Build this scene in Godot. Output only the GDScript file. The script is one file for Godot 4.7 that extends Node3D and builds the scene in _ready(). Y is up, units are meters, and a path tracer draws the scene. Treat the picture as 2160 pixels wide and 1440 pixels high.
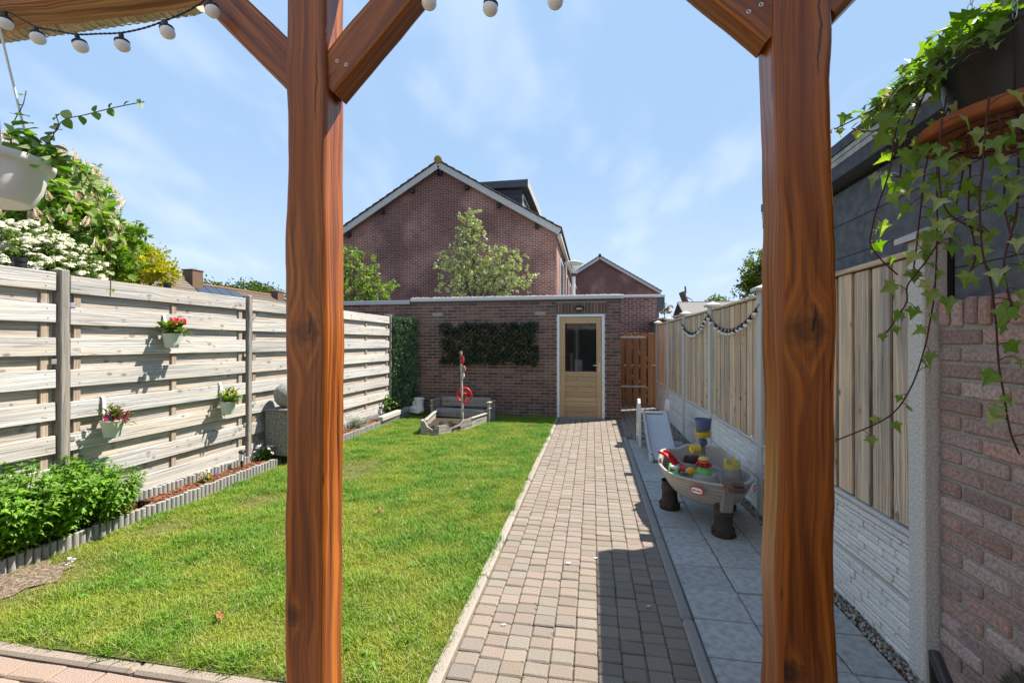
extends Node3D
# A back garden seen from under a timber pergola. y up, metres; -z runs along the clinker path, x to the right.

class MB:
	# collects triangles for one mesh
	var v := PackedVector3Array()
	var n := PackedVector3Array()
	var t := PackedVector2Array()
	var c := PackedColorArray()
	var ix := PackedInt32Array()
	var col := Color.WHITE
	func pt(p: Vector3, nn: Vector3, uv: Vector2) -> int:
		v.append(p); n.append(nn); t.append(uv); c.append(col)
		return v.size() - 1
	func tri(a: Vector3, b: Vector3, d: Vector3, ua := Vector2.ZERO, ub := Vector2.ZERO, ud := Vector2.ZERO) -> void:
		var nn := (b - a).cross(d - a).normalized()
		var i := pt(a, nn, ua)
		pt(b, nn, ub); pt(d, nn, ud)
		ix.append_array([i, i + 2, i + 1])
	func quad(a: Vector3, b: Vector3, d: Vector3, e: Vector3, ua := Vector2.ZERO, ub := Vector2(1, 0), ud := Vector2(1, 1), ue := Vector2(0, 1)) -> void:
		var nn := (b - a).cross(e - a)
		if nn.length_squared() < 1e-14:
			nn = (d - b).cross(e - b)
		nn = nn.normalized()
		var i := pt(a, nn, ua)
		pt(b, nn, ub); pt(d, nn, ud); pt(e, nn, ue)
		ix.append_array([i, i + 2, i + 1, i, i + 3, i + 2])
	func map(p: Vector3, ax: int, s: Vector2, o: Vector2) -> Vector2:
		return Vector2(p[ax] * s.x + o.x, (p[(ax + 1) % 3] + p[(ax + 2) % 3]) * s.y + o.y)
	func box(xf: Transform3D, size: Vector3, bev := 0.0, ax := 0, s := Vector2(0.5, 1.6), o := Vector2.ZERO) -> void:
		var h := size / 2
		bev = minf(bev, minf(h.x, minf(h.y, h.z)) * 0.9)
		for a in 3:
			var b := (a + 1) % 3
			var d := (a + 2) % 3
			for sg in [-1.0, 1.0]:
				var q := []
				for k in [[-1, -1], [1, -1], [1, 1], [-1, 1]]:
					var p := Vector3.ZERO
					p[a] = sg * h[a]
					p[b] = k[0] * (h[b] - bev) * sg
					p[d] = k[1] * (h[d] - bev)
					q.append(p)
				quad(xf * q[0], xf * q[1], xf * q[2], xf * q[3], map(q[0], ax, s, o), map(q[1], ax, s, o), map(q[2], ax, s, o), map(q[3], ax, s, o))
		if bev <= 0.0:
			return
		for a in 3:
			var b := (a + 1) % 3
			var d := (a + 2) % 3
			for sb in [-1.0, 1.0]:
				for sd in [-1.0, 1.0]:
					var p0 := Vector3.ZERO; var p1 := Vector3.ZERO; var p2 := Vector3.ZERO; var p3 := Vector3.ZERO
					p0[a] = -(h[a] - bev); p0[b] = sb * h[b]; p0[d] = sd * (h[d] - bev)
					p1 = p0; p1[a] = h[a] - bev
					p3 = p0; p3[b] = sb * (h[b] - bev); p3[d] = sd * h[d]
					p2 = p3; p2[a] = h[a] - bev
					if sb * sd > 0:
						quad(xf * p0, xf * p1, xf * p2, xf * p3, map(p0, ax, s, o), map(p1, ax, s, o), map(p2, ax, s, o), map(p3, ax, s, o))
					else:
						quad(xf * p1, xf * p0, xf * p3, xf * p2, map(p1, ax, s, o), map(p0, ax, s, o), map(p3, ax, s, o), map(p2, ax, s, o))
		for sx in [-1.0, 1.0]:
			for sy in [-1.0, 1.0]:
				for sz in [-1.0, 1.0]:
					var a0 := Vector3(sx * h.x, sy * (h.y - bev), sz * (h.z - bev))
					var a1 := Vector3(sx * (h.x - bev), sy * h.y, sz * (h.z - bev))
					var a2 := Vector3(sx * (h.x - bev), sy * (h.y - bev), sz * h.z)
					if sx * sy * sz > 0:
						tri(xf * a0, xf * a1, xf * a2, map(a0, ax, s, o), map(a1, ax, s, o), map(a2, ax, s, o))
					else:
						tri(xf * a0, xf * a2, xf * a1, map(a0, ax, s, o), map(a2, ax, s, o), map(a1, ax, s, o))
	func bx(x0: float, x1: float, y0: float, y1: float, z0: float, z1: float, bev := 0.0, ax := 0, s := Vector2(0.5, 1.6), o := Vector2.ZERO) -> void:
		box(Transform3D(Basis.IDENTITY, Vector3((x0 + x1) / 2, (y0 + y1) / 2, (z0 + z1) / 2)), Vector3(absf(x1 - x0), absf(y1 - y0), absf(z1 - z0)), bev, ax, s, o)
	func bar(a: Vector3, b: Vector3, w: float, h: float, bev := 0.0, up := Vector3.UP, o := Vector2.ZERO) -> void:
		# box from a to b; its x axis runs along
		var x := (b - a).normalized()
		var z := x.cross(up).normalized()
		var y := z.cross(x)
		box(Transform3D(Basis(x, y, z), (a + b) / 2), Vector3(a.distance_to(b), h, w), bev, 0, Vector2(0.5, 1.6), o)
	func ring_strip(rings: Array, closed := true, us := 1.0, vs := 1.0) -> void:
		# rings of equal point count; smooth normals from neighbours
		var m: int = rings[0].size()
		var st := v.size()
		var k: int = m + (1 if closed else 0)
		var run := 0.0
		for i in rings.size():
			if i > 0:
				run += (rings[i][0] as Vector3).distance_to(rings[i - 1][0])
			for jj in k:
				var j := jj % m
				var p: Vector3 = rings[i][j]
				var pu: Vector3 = rings[mini(i + 1, rings.size() - 1)][j] - rings[maxi(i - 1, 0)][j]
				var pv: Vector3
				if closed:
					pv = rings[i][(j + 1) % m] - rings[i][(j + m - 1) % m]
				else:
					pv = rings[i][mini(j + 1, m - 1)] - rings[i][maxi(j - 1, 0)]
				var nn := pv.cross(pu)
				if nn.length_squared() < 1e-16:
					nn = Vector3.UP
				pt(p, nn.normalized(), Vector2(run * us, float(jj) / m * vs))
		for i in rings.size() - 1:
			for j in k - 1:
				var a := st + i * k + j
				ix.append_array([a, a + k, a + 1, a + 1, a + k, a + k + 1])
	func tube(pts: Array, radii: Array, sides := 8, caps := true, us := 1.0, vs := 0.5) -> void:
		var rings := []
		var ref := Vector3.UP
		for i in pts.size():
			var d: Vector3 = (pts[mini(i + 1, pts.size() - 1)] - pts[maxi(i - 1, 0)]).normalized()
			if i == 0:
				ref = Vector3.UP if absf(d.y) < 0.9 else Vector3.RIGHT
			var s1 := d.cross(ref).normalized()
			var s2 := d.cross(s1).normalized()
			ref = -s2
			var r: float = radii[mini(i, radii.size() - 1)]
			var ring := []
			for j in sides:
				var a := TAU * j / sides
				ring.append(pts[i] + (s1 * cos(a) + s2 * sin(a)) * r)
			rings.append(ring)
		ring_strip(rings, true, us, vs)
		if caps:
			for e in [0, rings.size() - 1]:
				for j in range(1, sides - 1):
					if e == 0:
						tri(rings[e][0], rings[e][j + 1], rings[e][j])
					else:
						tri(rings[e][0], rings[e][j], rings[e][j + 1])
	func lathe(prof: Array, segs := 20, xf := Transform3D.IDENTITY, us := 1.0, vs := 1.0) -> void:
		var rings := []
		for p in prof:
			var ring := []
			for j in segs:
				var a := TAU * j / segs
				ring.append(xf * Vector3(cos(a) * p.x, p.y, -sin(a) * p.x))
			rings.append(ring)
		ring_strip(rings, true, us, vs)
	func ball(ctr: Vector3, r: Vector3, segs := 12, rows := 8) -> void:
		var prof := []
		for i in rows + 1:
			var a := -PI / 2 + PI * i / rows
			prof.append(Vector2(maxf(cos(a), 0.002), sin(a)))
		lathe(prof, segs, Transform3D(Basis.from_scale(r), ctr))
	func plate(outline: PackedVector2Array, th: float, xf := Transform3D.IDENTITY, us := 1.0) -> void:
		# flat outline in xy, thickness along z, centred
		if Geometry2D.is_polygon_clockwise(outline):
			outline = outline.duplicate()
			outline.reverse()
		var tr := Geometry2D.triangulate_polygon(outline)
		for i in range(0, tr.size(), 3):
			var a := outline[tr[i]]; var b := outline[tr[i + 1]]; var d := outline[tr[i + 2]]
			if (b - a).cross(d - a) < 0:
				var q := b; b = d; d = q
			tri(xf * Vector3(a.x, a.y, th / 2), xf * Vector3(b.x, b.y, th / 2), xf * Vector3(d.x, d.y, th / 2), a * us, b * us, d * us)
			tri(xf * Vector3(a.x, a.y, -th / 2), xf * Vector3(d.x, d.y, -th / 2), xf * Vector3(b.x, b.y, -th / 2), a * us, d * us, b * us)
		for i in outline.size():
			var a := outline[i]; var b := outline[(i + 1) % outline.size()]
			quad(xf * Vector3(a.x, a.y, -th / 2), xf * Vector3(b.x, b.y, -th / 2), xf * Vector3(b.x, b.y, th / 2), xf * Vector3(a.x, a.y, th / 2), a * us, b * us, b * us, a * us)
	func leaf(p: Vector3, d: Vector3, up: Vector3, ln: float, wd: float, droop := 0.25, fold := 0.25) -> void:
		# a pointed leaf of eight faces, folded along its midrib and drooping to its tip
		d = d.normalized()
		var s := d.cross(up)
		if s.length_squared() < 1e-6:
			s = d.cross(Vector3.RIGHT)
		s = s.normalized()
		var u := s.cross(d).normalized()
		var m := [p, p + d * ln * 0.35 + u * ln * 0.04, p + d * ln * 0.7 - u * ln * droop * 0.35, p + d * ln - u * ln * droop]
		var w := [0.06, 0.5, 0.42, 0.0]
		for sg in [-1.0, 1.0]:
			for i in 3:
				var e0: Vector3 = m[i] + s * sg * wd * w[i] + u * wd * fold * w[i]
				var e1: Vector3 = m[i + 1] + s * sg * wd * w[i + 1] + u * wd * fold * w[i + 1]
				if i == 2:
					if sg > 0: tri(m[i], e0, m[i + 1])
					else: tri(m[i], m[i + 1], e0)
				elif sg > 0:
					quad(m[i], e0, e1, m[i + 1])
				else:
					quad(m[i], m[i + 1], e1, e0)
	func leaf4(p: Vector3, d: Vector3, s: Vector3, ln: float, wd: float) -> void:
		# a small kite leaf of two faces
		var u := s.cross(d) * wd * 0.2
		var mid := p + d * ln * 0.45
		tri(p, mid + s * wd / 2 + u, p + d * ln)
		tri(p, p + d * ln, mid - s * wd / 2 + u)
	func mesh() -> ArrayMesh:
		var a := []
		a.resize(Mesh.ARRAY_MAX)
		a[Mesh.ARRAY_VERTEX] = v; a[Mesh.ARRAY_NORMAL] = n; a[Mesh.ARRAY_TEX_UV] = t; a[Mesh.ARRAY_COLOR] = c; a[Mesh.ARRAY_INDEX] = ix
		var m := ArrayMesh.new()
		m.add_surface_from_arrays(Mesh.PRIMITIVE_TRIANGLES, a)
		return m

var rng := RandomNumberGenerator.new()
var taken := {}
var M := {}
var nz := FastNoiseLite.new()

func rnd(a: float, b: float) -> float:
	return rng.randf_range(a, b)

func rv() -> Vector3:
	var q := Vector3(rng.randfn(), rng.randfn(), rng.randfn())
	return q.normalized() if q.length() > 0.01 else Vector3.UP

func numbered(called: String) -> String:
	var k: int = taken.get(called, 0)
	taken[called] = k + 1
	return called if k == 0 else "%s_%03d" % [called, k]

func tag(o: Node3D, label: String, category: String, group := "") -> Node3D:
	o.set_meta("label", label); o.set_meta("category", category)
	if group: o.set_meta("group", group)
	return o

func thing(called: String, label: String, category: String, at := Vector3.ZERO, turn := 0.0, group := "") -> Node3D:
	var o := Node3D.new()
	o.name = numbered(called)
	add_child(o)
	o.position = at; o.rotation.y = turn
	return tag(o, label, category, group)

func obj(called: String, b: Variant, m: Material, parent: Node = null) -> MeshInstance3D:
	var o := MeshInstance3D.new()
	o.mesh = b.mesh() if b is MB else b
	o.material_override = m
	if parent == null:
		o.name = numbered(called)
		add_child(o)
	else:
		o.name = called
		parent.add_child(o, true)
	return o

func ground(called: String, b: MB, m: Material) -> MeshInstance3D:
	var o := obj(called, b, m)
	o.set_meta("kind", "structure")
	return o

func many(called: String, me: Mesh, m: Material, xfs: Array, cols: Array, parent: Node = null) -> MultiMeshInstance3D:
	var mm := MultiMesh.new()
	mm.transform_format = MultiMesh.TRANSFORM_3D
	mm.use_colors = not cols.is_empty()
	mm.mesh = me
	mm.instance_count = xfs.size()
	for i in xfs.size():
		mm.set_instance_transform(i, xfs[i])
		if cols: mm.set_instance_color(i, cols[i])
	var o := MultiMeshInstance3D.new()
	o.multimesh = mm
	o.material_override = m
	if parent == null:
		o.name = numbered(called)
		add_child(o)
	else:
		o.name = called
		parent.add_child(o, true)
	return o

func baked(called: String, me: Mesh, m: Material, xfs: Array, cols: Array, parent: Node = null) -> MeshInstance3D:
	# copies of a small spray joined into one mesh
	var a := me.surface_get_arrays(0)
	var v: PackedVector3Array = a[Mesh.ARRAY_VERTEX]; var n: PackedVector3Array = a[Mesh.ARRAY_NORMAL]
	var c: PackedColorArray = a[Mesh.ARRAY_COLOR]; var ix: PackedInt32Array = a[Mesh.ARRAY_INDEX]
	var b := MB.new()
	b.t.resize(v.size() * xfs.size())
	for i in xfs.size():
		var xf: Transform3D = xfs[i]
		var bs := xf.basis.orthonormalized()
		var tint: Color = cols[i]
		var st := b.v.size()
		b.v.append_array(xf * v)
		for k in v.size():
			b.n.append(bs * n[k])
			b.c.append(c[k] * tint)
		for k in ix: b.ix.append(st + k)
	return obj(called, b, m, parent)

# ---------------------------------------------------------------- textures and materials
func lin(r: float, g: float, b: float) -> Color:
	return Color(r, g, b).linear_to_srgb()

func noise_tex(sd: int, freq: float, cols: Array, offs: Array, size := 512, oct := 4, cellular := false) -> NoiseTexture2D:
	var f := FastNoiseLite.new()
	f.seed = sd; f.frequency = freq; f.fractal_octaves = oct
	f.noise_type = FastNoiseLite.TYPE_CELLULAR if cellular else FastNoiseLite.TYPE_SIMPLEX_SMOOTH
	var g := Gradient.new()
	g.colors = PackedColorArray(cols); g.offsets = PackedFloat32Array(offs)
	var x := NoiseTexture2D.new()
	x.width = size; x.height = size; x.seamless = true; x.noise = f; x.color_ramp = g
	return x

func bump_tex(sd: int, freq: float, strength: float, size := 512, oct := 5, cellular := false) -> NoiseTexture2D:
	var f := FastNoiseLite.new()
	f.seed = sd; f.frequency = freq; f.fractal_octaves = oct
	f.noise_type = FastNoiseLite.TYPE_CELLULAR if cellular else FastNoiseLite.TYPE_SIMPLEX_SMOOTH
	var x := NoiseTexture2D.new()
	x.width = size; x.height = size; x.seamless = true; x.noise = f; x.as_normal_map = true; x.bump_strength = strength
	return x

func mat(c: Color, rough := 0.8, tex: Texture2D = null, tri := Vector3.ZERO, world := true) -> StandardMaterial3D:
	var m := StandardMaterial3D.new()
	m.albedo_color = c; m.roughness = rough
	m.vertex_color_use_as_albedo = true
	m.metallic_specular = 0.4
	if tex: m.albedo_texture = tex
	if tri != Vector3.ZERO:
		m.uv1_triplanar = true; m.uv1_world_triplanar = world; m.uv1_scale = tri
	return m

func bumped(m: StandardMaterial3D, x: Texture2D, s := 1.0) -> StandardMaterial3D:
	m.normal_enabled = true; m.normal_texture = x; m.normal_scale = s
	return m

func leafy(c: Color, back: Color, rough := 0.5) -> StandardMaterial3D:
	var m := mat(c, rough)
	m.backlight_enabled = true; m.backlight = back
	m.cull_mode = BaseMaterial3D.CULL_DISABLED
	return m

func wood(sd: int, pale: Color, dark: Color, knot: Color, knots: int, contrast: float, tint: Color, tint_amt: float, rough := 0.8, relief := 2.0, w := 1024, h := 512, checks := 0) -> StandardMaterial3D:
	# sawn softwood: 2 m along u, 0.62 m along v; grain lines bend round the knots
	var r := RandomNumberGenerator.new()
	r.seed = sd
	var f := FastNoiseLite.new()
	f.seed = sd; f.frequency = 1.0; f.fractal_octaves = 3
	var warp := PackedFloat32Array(); warp.resize(w * h)
	var kn := PackedFloat32Array(); kn.resize(w * h)
	for k in knots:
		var ku := r.randf() * 2.0; var kv := r.randf() * 0.62; var kr := r.randf_range(0.007, 0.019)
		var asp := r.randf_range(1.0, 2.0); var ks := r.randf_range(0.4, 1.0)
		for y in range(int((kv - kr * 5) / 0.62 * h), int((kv + kr * 5) / 0.62 * h)):
			for x in range(int((ku - kr * 14) / 2.0 * w), int((ku + kr * 14) / 2.0 * w)):
				var yy := posmod(y, h); var xx := posmod(x, w)
				var du := (float(x) / w * 2.0 - ku) / kr; var dv := (float(y) / h * 0.62 - kv) / kr
				var i := yy * w + xx
				warp[i] += signf(dv) * kr * 1.1 * exp(-du * du / 16.0 - dv * dv / 5.0)
				var rr := sqrt(du * du / (asp * asp) + dv * dv) * (1.0 + 0.35 * f.get_noise_2d(du * 0.9 + k * 7.0, dv * 0.9))
				if rr < 1.25:
					kn[i] = maxf(kn[i], clampf((1.25 - rr) * 2.0, 0, 1) * (0.55 + 0.14 * sin(rr * 11.0 + k) + 0.3 * (1.0 - rr)) * ks)
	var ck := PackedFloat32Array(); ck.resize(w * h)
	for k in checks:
		# drying cracks along the grain, long tapered splits with groove shade painted dark
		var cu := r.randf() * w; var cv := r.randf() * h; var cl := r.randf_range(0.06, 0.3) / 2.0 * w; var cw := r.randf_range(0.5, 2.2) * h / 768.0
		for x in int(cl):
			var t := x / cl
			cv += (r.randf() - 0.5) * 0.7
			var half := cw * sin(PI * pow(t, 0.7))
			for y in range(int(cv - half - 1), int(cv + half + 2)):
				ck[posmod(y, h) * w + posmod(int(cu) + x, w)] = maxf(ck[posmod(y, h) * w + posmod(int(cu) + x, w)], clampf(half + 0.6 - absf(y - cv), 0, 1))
	var by := PackedByteArray(); by.resize(w * h * 3)
	var hg := PackedByteArray(); hg.resize(w * h)
	for y in h:
		var v := float(y) / h * 0.62
		for x in w:
			var u := float(x) / w * 2.0
			var i := y * w + x
			var broad := f.get_noise_2d(u * 0.9, v * 7.0)
			var g := v - warp[i] + broad * 0.018
			var a := f.get_noise_2d(g * 70.0, u * 0.55) * 0.5 + 0.5
			var b := f.get_noise_2d(v * 330.0 + 40.0, u * 5.0) * 0.5 + 0.5
			var crack := smoothstep(0.3, 0.42, f.get_noise_2d(v * 120.0 - 90.0, u * 1.3)) * 0.35
			var d := clampf((a - 0.5) * contrast + 0.42 + (b - 0.5) * 0.5 + crack, 0, 1)
			var c := pale.lerp(dark, d).lerp(tint, clampf(broad * 1.6 + 0.1, 0, 1) * tint_amt)
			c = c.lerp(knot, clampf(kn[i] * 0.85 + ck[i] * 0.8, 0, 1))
			by[i * 3] = int(c.r * 255); by[i * 3 + 1] = int(c.g * 255); by[i * 3 + 2] = int(c.b * 255)
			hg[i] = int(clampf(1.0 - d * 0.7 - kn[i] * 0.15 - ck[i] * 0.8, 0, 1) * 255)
	var im := Image.create_from_data(w, h, false, Image.FORMAT_RGB8, by)
	var hm := Image.create_from_data(w, h, false, Image.FORMAT_L8, hg)
	hm.convert(Image.FORMAT_RGBA8)
	hm.bump_map_to_normal_map(relief)
	var m := mat(Color.WHITE, rough, ImageTexture.create_from_image(im))
	if relief > 0:
		bumped(m, ImageTexture.create_from_image(hm), 0.6)
	return m

func ofs() -> Vector2:
	# where on its sheet of grain a board lies
	return Vector2(0.5, rng.randf())

func tone(lo: float, hi: float, warm := 0.0) -> Color:
	var k := rnd(lo, hi)
	var w := rnd(-warm, warm)
	return Color(k * (1 + w), k, k * (1 - w))

# ---------------------------------------------------------------- camera, sky, sun
func sky_picture() -> ImageTexture:
	var w := 1024; var h := 512
	var im := Image.create(w, h, false, Image.FORMAT_RGBF)
	var f := FastNoiseLite.new()
	f.seed = 5; f.frequency = 1.0; f.fractal_octaves = 5
	var zen := Color(0.295, 0.445, 0.675); var mid := Color(0.305, 0.46, 0.685); var hor := Color(0.49, 0.625, 0.79)
	for y in h:
		var el := PI / 2 - PI * (y + 0.5) / h
		for x in w:
			var az := TAU * (x + 0.5) / w
			var d := Vector3(cos(el) * cos(az), sin(el), cos(el) * sin(az))
			var e := maxf(d.y, 0.0)
			var c := hor.lerp(mid, smoothstep(0.0, 0.42, e)).lerp(zen, smoothstep(0.35, 1.0, e))
			if d.y > 0.0:
				var q := d / (d.y + 0.22)
				var a := f.get_noise_3d(q.x * 0.9 + q.z * 0.5, q.z * 2.1, 3.0)
				var b := f.get_noise_3d(q.x * 3.5, q.z * 7.0, 9.0)
				var k := smoothstep(-0.1, 0.8, a + b * 0.4) * 0.24
				c = c.lerp(Color(0.84, 0.88, 0.94), k)
			im.set_pixel(x, y, c)
	return ImageTexture.create_from_image(im)

func _ready() -> void:
	rng.seed = 77
	nz.seed = 3; nz.frequency = 1.0; nz.fractal_octaves = 3
	var cam := Camera3D.new()
	cam.name = "camera"
	add_child(cam)
	cam.position = Vector3(0, 1.45, 0)
	cam.rotation_degrees = Vector3(0.24, 10.04, 0)
	cam.fov = 73.74; cam.near = 0.05; cam.far = 400.0
	var sk := Sky.new()
	var sm := PanoramaSkyMaterial.new()
	sm.panorama = sky_picture()
	sm.energy_multiplier = 0.45
	sk.sky_material = sm
	var e := Environment.new()
	e.background_mode = Environment.BG_SKY
	e.sky = sk
	e.tonemap_mode = Environment.TONE_MAPPER_LINEAR
	e.tonemap_exposure = 3.15
	e.sdfgi_enabled = true; e.ssao_enabled = true; e.ssil_enabled = true
	var we := WorldEnvironment.new()
	we.name = "world"
	we.environment = e
	add_child(we)
	var sun := DirectionalLight3D.new()
	sun.name = "sun"
	add_child(sun)
	sun.look_at_from_position(Vector3(0.52, 1.0, -0.33) * 30.0, Vector3.ZERO)
	sun.light_energy = 1.28
	sun.light_color = Color(1.0, 0.955, 0.89)
	sun.light_angular_distance = 0.5
	sun.shadow_enabled = true
	materials()
	setting()
	shed()
	left_fence()
	right_fence()
	near_wall()
	neighbour_extension()
	pergola()
	far_houses()
	trees()
	bed()
	play_things()
	hanging()
	small_things()
	lawn()
	weeds()

func materials() -> void:
	var W := Color.WHITE
	M.silver = wood(11, Color(0.81, 0.81, 0.805), Color(0.53, 0.53, 0.53), Color(0.38, 0.35, 0.33), 26, 1.3, Color(0.79, 0.74, 0.67), 0.45, 0.85, 1.5, 1024, 512, 60)
	M.silver2 = wood(12, Color(0.78, 0.775, 0.77), Color(0.5, 0.5, 0.5), Color(0.36, 0.33, 0.3), 30, 1.5, Color(0.76, 0.69, 0.6), 0.5, 0.85, 1.5, 1024, 512, 90)
	M.plank2 = wood(24, Color(0.88, 0.8, 0.7), Color(0.62, 0.55, 0.47), Color(0.27, 0.22, 0.18), 26, 1.9, Color(0.58, 0.55, 0.52), 0.7, 0.85, 2.0, 1024, 512, 60)
	M.plank = wood(23, Color(0.91, 0.81, 0.69), Color(0.7, 0.6, 0.5), Color(0.3, 0.23, 0.18), 22, 1.4, Color(0.6, 0.57, 0.54), 0.6, 0.85, 2.0)
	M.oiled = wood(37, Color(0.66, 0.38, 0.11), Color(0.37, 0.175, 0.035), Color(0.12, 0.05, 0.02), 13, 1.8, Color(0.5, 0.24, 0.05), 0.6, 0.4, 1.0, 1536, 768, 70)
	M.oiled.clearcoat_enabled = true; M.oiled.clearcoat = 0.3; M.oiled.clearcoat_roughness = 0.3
	M.rawbeam = wood(41, Color(0.72, 0.53, 0.36), Color(0.45, 0.28, 0.16), Color(0.36, 0.2, 0.1), 9, 2.4, Color(0.66, 0.45, 0.3), 0.4, 0.7, 1.5)
	M.oak = wood(53, Color(0.79, 0.68, 0.54), Color(0.66, 0.53, 0.39), Color(0.45, 0.28, 0.14), 6, 1.2, Color(0.7, 0.58, 0.44), 0.45, 0.6, 1.0, 512, 256)
	M.gate = wood(59, Color(0.64, 0.48, 0.32), Color(0.5, 0.35, 0.21), Color(0.3, 0.18, 0.09), 16, 1.4, Color(0.58, 0.41, 0.25), 0.4, 0.75, 1.0, 512, 256)
	var grit := noise_tex(5, 0.06, [Color(0.62, 0.62, 0.62), W], [0.15, 0.85], 512, 5)
	var fine := bump_tex(6, 0.12, 4.0)
	M.grit = grit; M.fine = fine
	M.clinker = bumped(mat(W, 0.92, grit, Vector3(6, 6, 6)), bump_tex(7, 0.1, 6.0), 0.5)
	M.tile = bumped(mat(W, 0.85, noise_tex(8, 0.02, [Color(0.86, 0.86, 0.86), Color(0.96, 0.96, 0.96), W], [0.2, 0.55, 0.9], 512, 6), Vector3(1.7, 1.7, 1.7)), fine, 0.12)
	M.concrete = bumped(mat(W, 0.88, noise_tex(9, 0.03, [Color(0.84, 0.84, 0.83), W], [0.2, 0.8], 512, 6), Vector3(5, 5, 5)), fine, 0.1)
	M.brick = bumped(mat(W, 0.9, noise_tex(12, 0.035, [Color(0.5, 0.5, 0.52), Color(0.85, 0.83, 0.82), W], [0.2, 0.5, 0.85], 512, 5), Vector3(5, 5, 5)), bump_tex(13, 0.09, 5.0), 0.5)
	M.oldbrick = bumped(mat(W, 0.92, noise_tex(14, 0.03, [Color(0.74, 0.72, 0.72), Color(0.86, 0.85, 0.85), Color(0.92, 0.92, 0.92), W], [0.1, 0.42, 0.6, 0.9], 1024, 8), Vector3(1.6, 1.6, 1.6)), bump_tex(15, 0.14, 5.0, 1024, 6), 0.22)
	M.mortar = bumped(mat(lin(0.5, 0.46, 0.41), 0.95, grit, Vector3(5, 5, 5)), fine, 0.3)
	M.soil = bumped(mat(lin(0.25, 0.205, 0.16), 0.95, noise_tex(16, 0.03, [Color(0.55, 0.52, 0.5), W], [0.2, 0.8], 512, 6), Vector3(2, 2, 2)), bump_tex(17, 0.08, 8.0), 0.9)
	M.turf = mat(lin(0.13, 0.15, 0.045), 0.95, noise_tex(18, 0.05, [Color(0.6, 0.62, 0.5), W], [0.2, 0.8]), Vector3(3, 3, 3))
	M.sand = mat(lin(0.2, 0.175, 0.14), 0.95, grit, Vector3(3, 3, 3))
	M.grass = leafy(W, Color(0.6, 0.75, 0.18), 0.55)
	M.black = mat(lin(0.016, 0.016, 0.018), 0.5)
	M.blackmetal = mat(lin(0.02, 0.02, 0.022), 0.4)
	M.cable = mat(lin(0.02, 0.022, 0.03), 0.55)
	M.white = mat(lin(0.74, 0.74, 0.74), 0.42, noise_tex(21, 0.012, [Color(0.97, 0.97, 0.965), W], [0.3, 0.7]), Vector3(1.5, 1.5, 1.5))
	M.bulb = mat(lin(0.75, 0.75, 0.74), 0.25)
	M.zinc = mat(lin(0.5, 0.5, 0.51), 0.45)
	M.zinc.metallic = 0.5
	M.steel = mat(lin(0.6, 0.6, 0.6), 0.35)
	M.steel.metallic = 0.8
	M.any = mat(W, 0.75, noise_tex(20, 0.02, [Color(0.82, 0.82, 0.82), W], [0.2, 0.8], 512, 5), Vector3(1.2, 1.2, 1.2))
	M.plastic = mat(W, 0.38)
	M.bark = bumped(mat(lin(0.13, 0.1, 0.075), 0.95, grit, Vector3(4, 4, 4)), fine, 1.0)
	M.leaf = leafy(W, Color(0.88, 1.0, 0.28), 0.42)
	M.leafpale = leafy(W, Color(0.62, 0.68, 0.36), 0.45)
	M.leafdull = leafy(W, Color(0.3, 0.4, 0.15), 0.6)
	M.petal = leafy(W, Color(0.4, 0.4, 0.4), 0.6)
	M.stone = bumped(mat(W, 0.85, noise_tex(24, 0.02, [Color(0.7, 0.7, 0.7), W], [0.25, 0.75], 512, 6), Vector3(3, 3, 3)), bump_tex(25, 0.04, 6.0), 0.6)
	M.rooftile = bumped(mat(W, 0.85, noise_tex(26, 0.05, [Color(0.6, 0.58, 0.56), W], [0.2, 0.85], 512, 5), Vector3(1.5, 1.5, 1.5)), fine, 0.6)
	# brickwork too far off to tell its bricks apart
	var im := Image.create(512, 512, false, Image.FORMAT_RGB8)
	var r := RandomNumberGenerator.new()
	r.seed = 9
	im.fill(Color(0.72, 0.65, 0.6))
	for row in 16:
		for k in 9:
			var c := Color(0.56, 0.4, 0.35).lerp(Color(0.47, 0.33, 0.31), r.randf())
			if r.randf() < 0.15: c = Color(0.43, 0.32, 0.32)
			var x := k * 64 + (32 if row % 2 else 0)
			im.fill_rect(Rect2i(posmod(x, 512), row * 32, mini(58, 512 - posmod(x, 512)), 26), c)
			if posmod(x, 512) + 58 > 512:
				im.fill_rect(Rect2i(0, row * 32, posmod(x, 512) + 58 - 512, 26), c)
	M.farbrick = mat(Color(0.98, 0.96, 0.96), 0.9, ImageTexture.create_from_image(im), Vector3(1 / 1.68, 1.0, 1 / 1.68))
	M.farbrick.detail_enabled = true
	M.farbrick.detail_blend_mode = BaseMaterial3D.BLEND_MODE_MUL
	M.farbrick.detail_albedo = noise_tex(28, 0.006, [Color(0.78, 0.76, 0.78), W], [0.3, 0.75], 512, 5)
	M.farbrick.detail_uv_layer = BaseMaterial3D.DETAIL_UV_2
	M.farbrick.uv2_triplanar = true; M.farbrick.uv2_world_triplanar = true; M.farbrick.uv2_scale = Vector3(0.15, 0.15, 0.15)

# ---------------------------------------------------------------- ground, path, paving
func flat(b: MB, x0: float, x1: float, z0: float, z1: float, y: float) -> void:
	b.quad(Vector3(x0, y, z0), Vector3(x0, y, z1), Vector3(x1, y, z1), Vector3(x1, y, z0))

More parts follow.
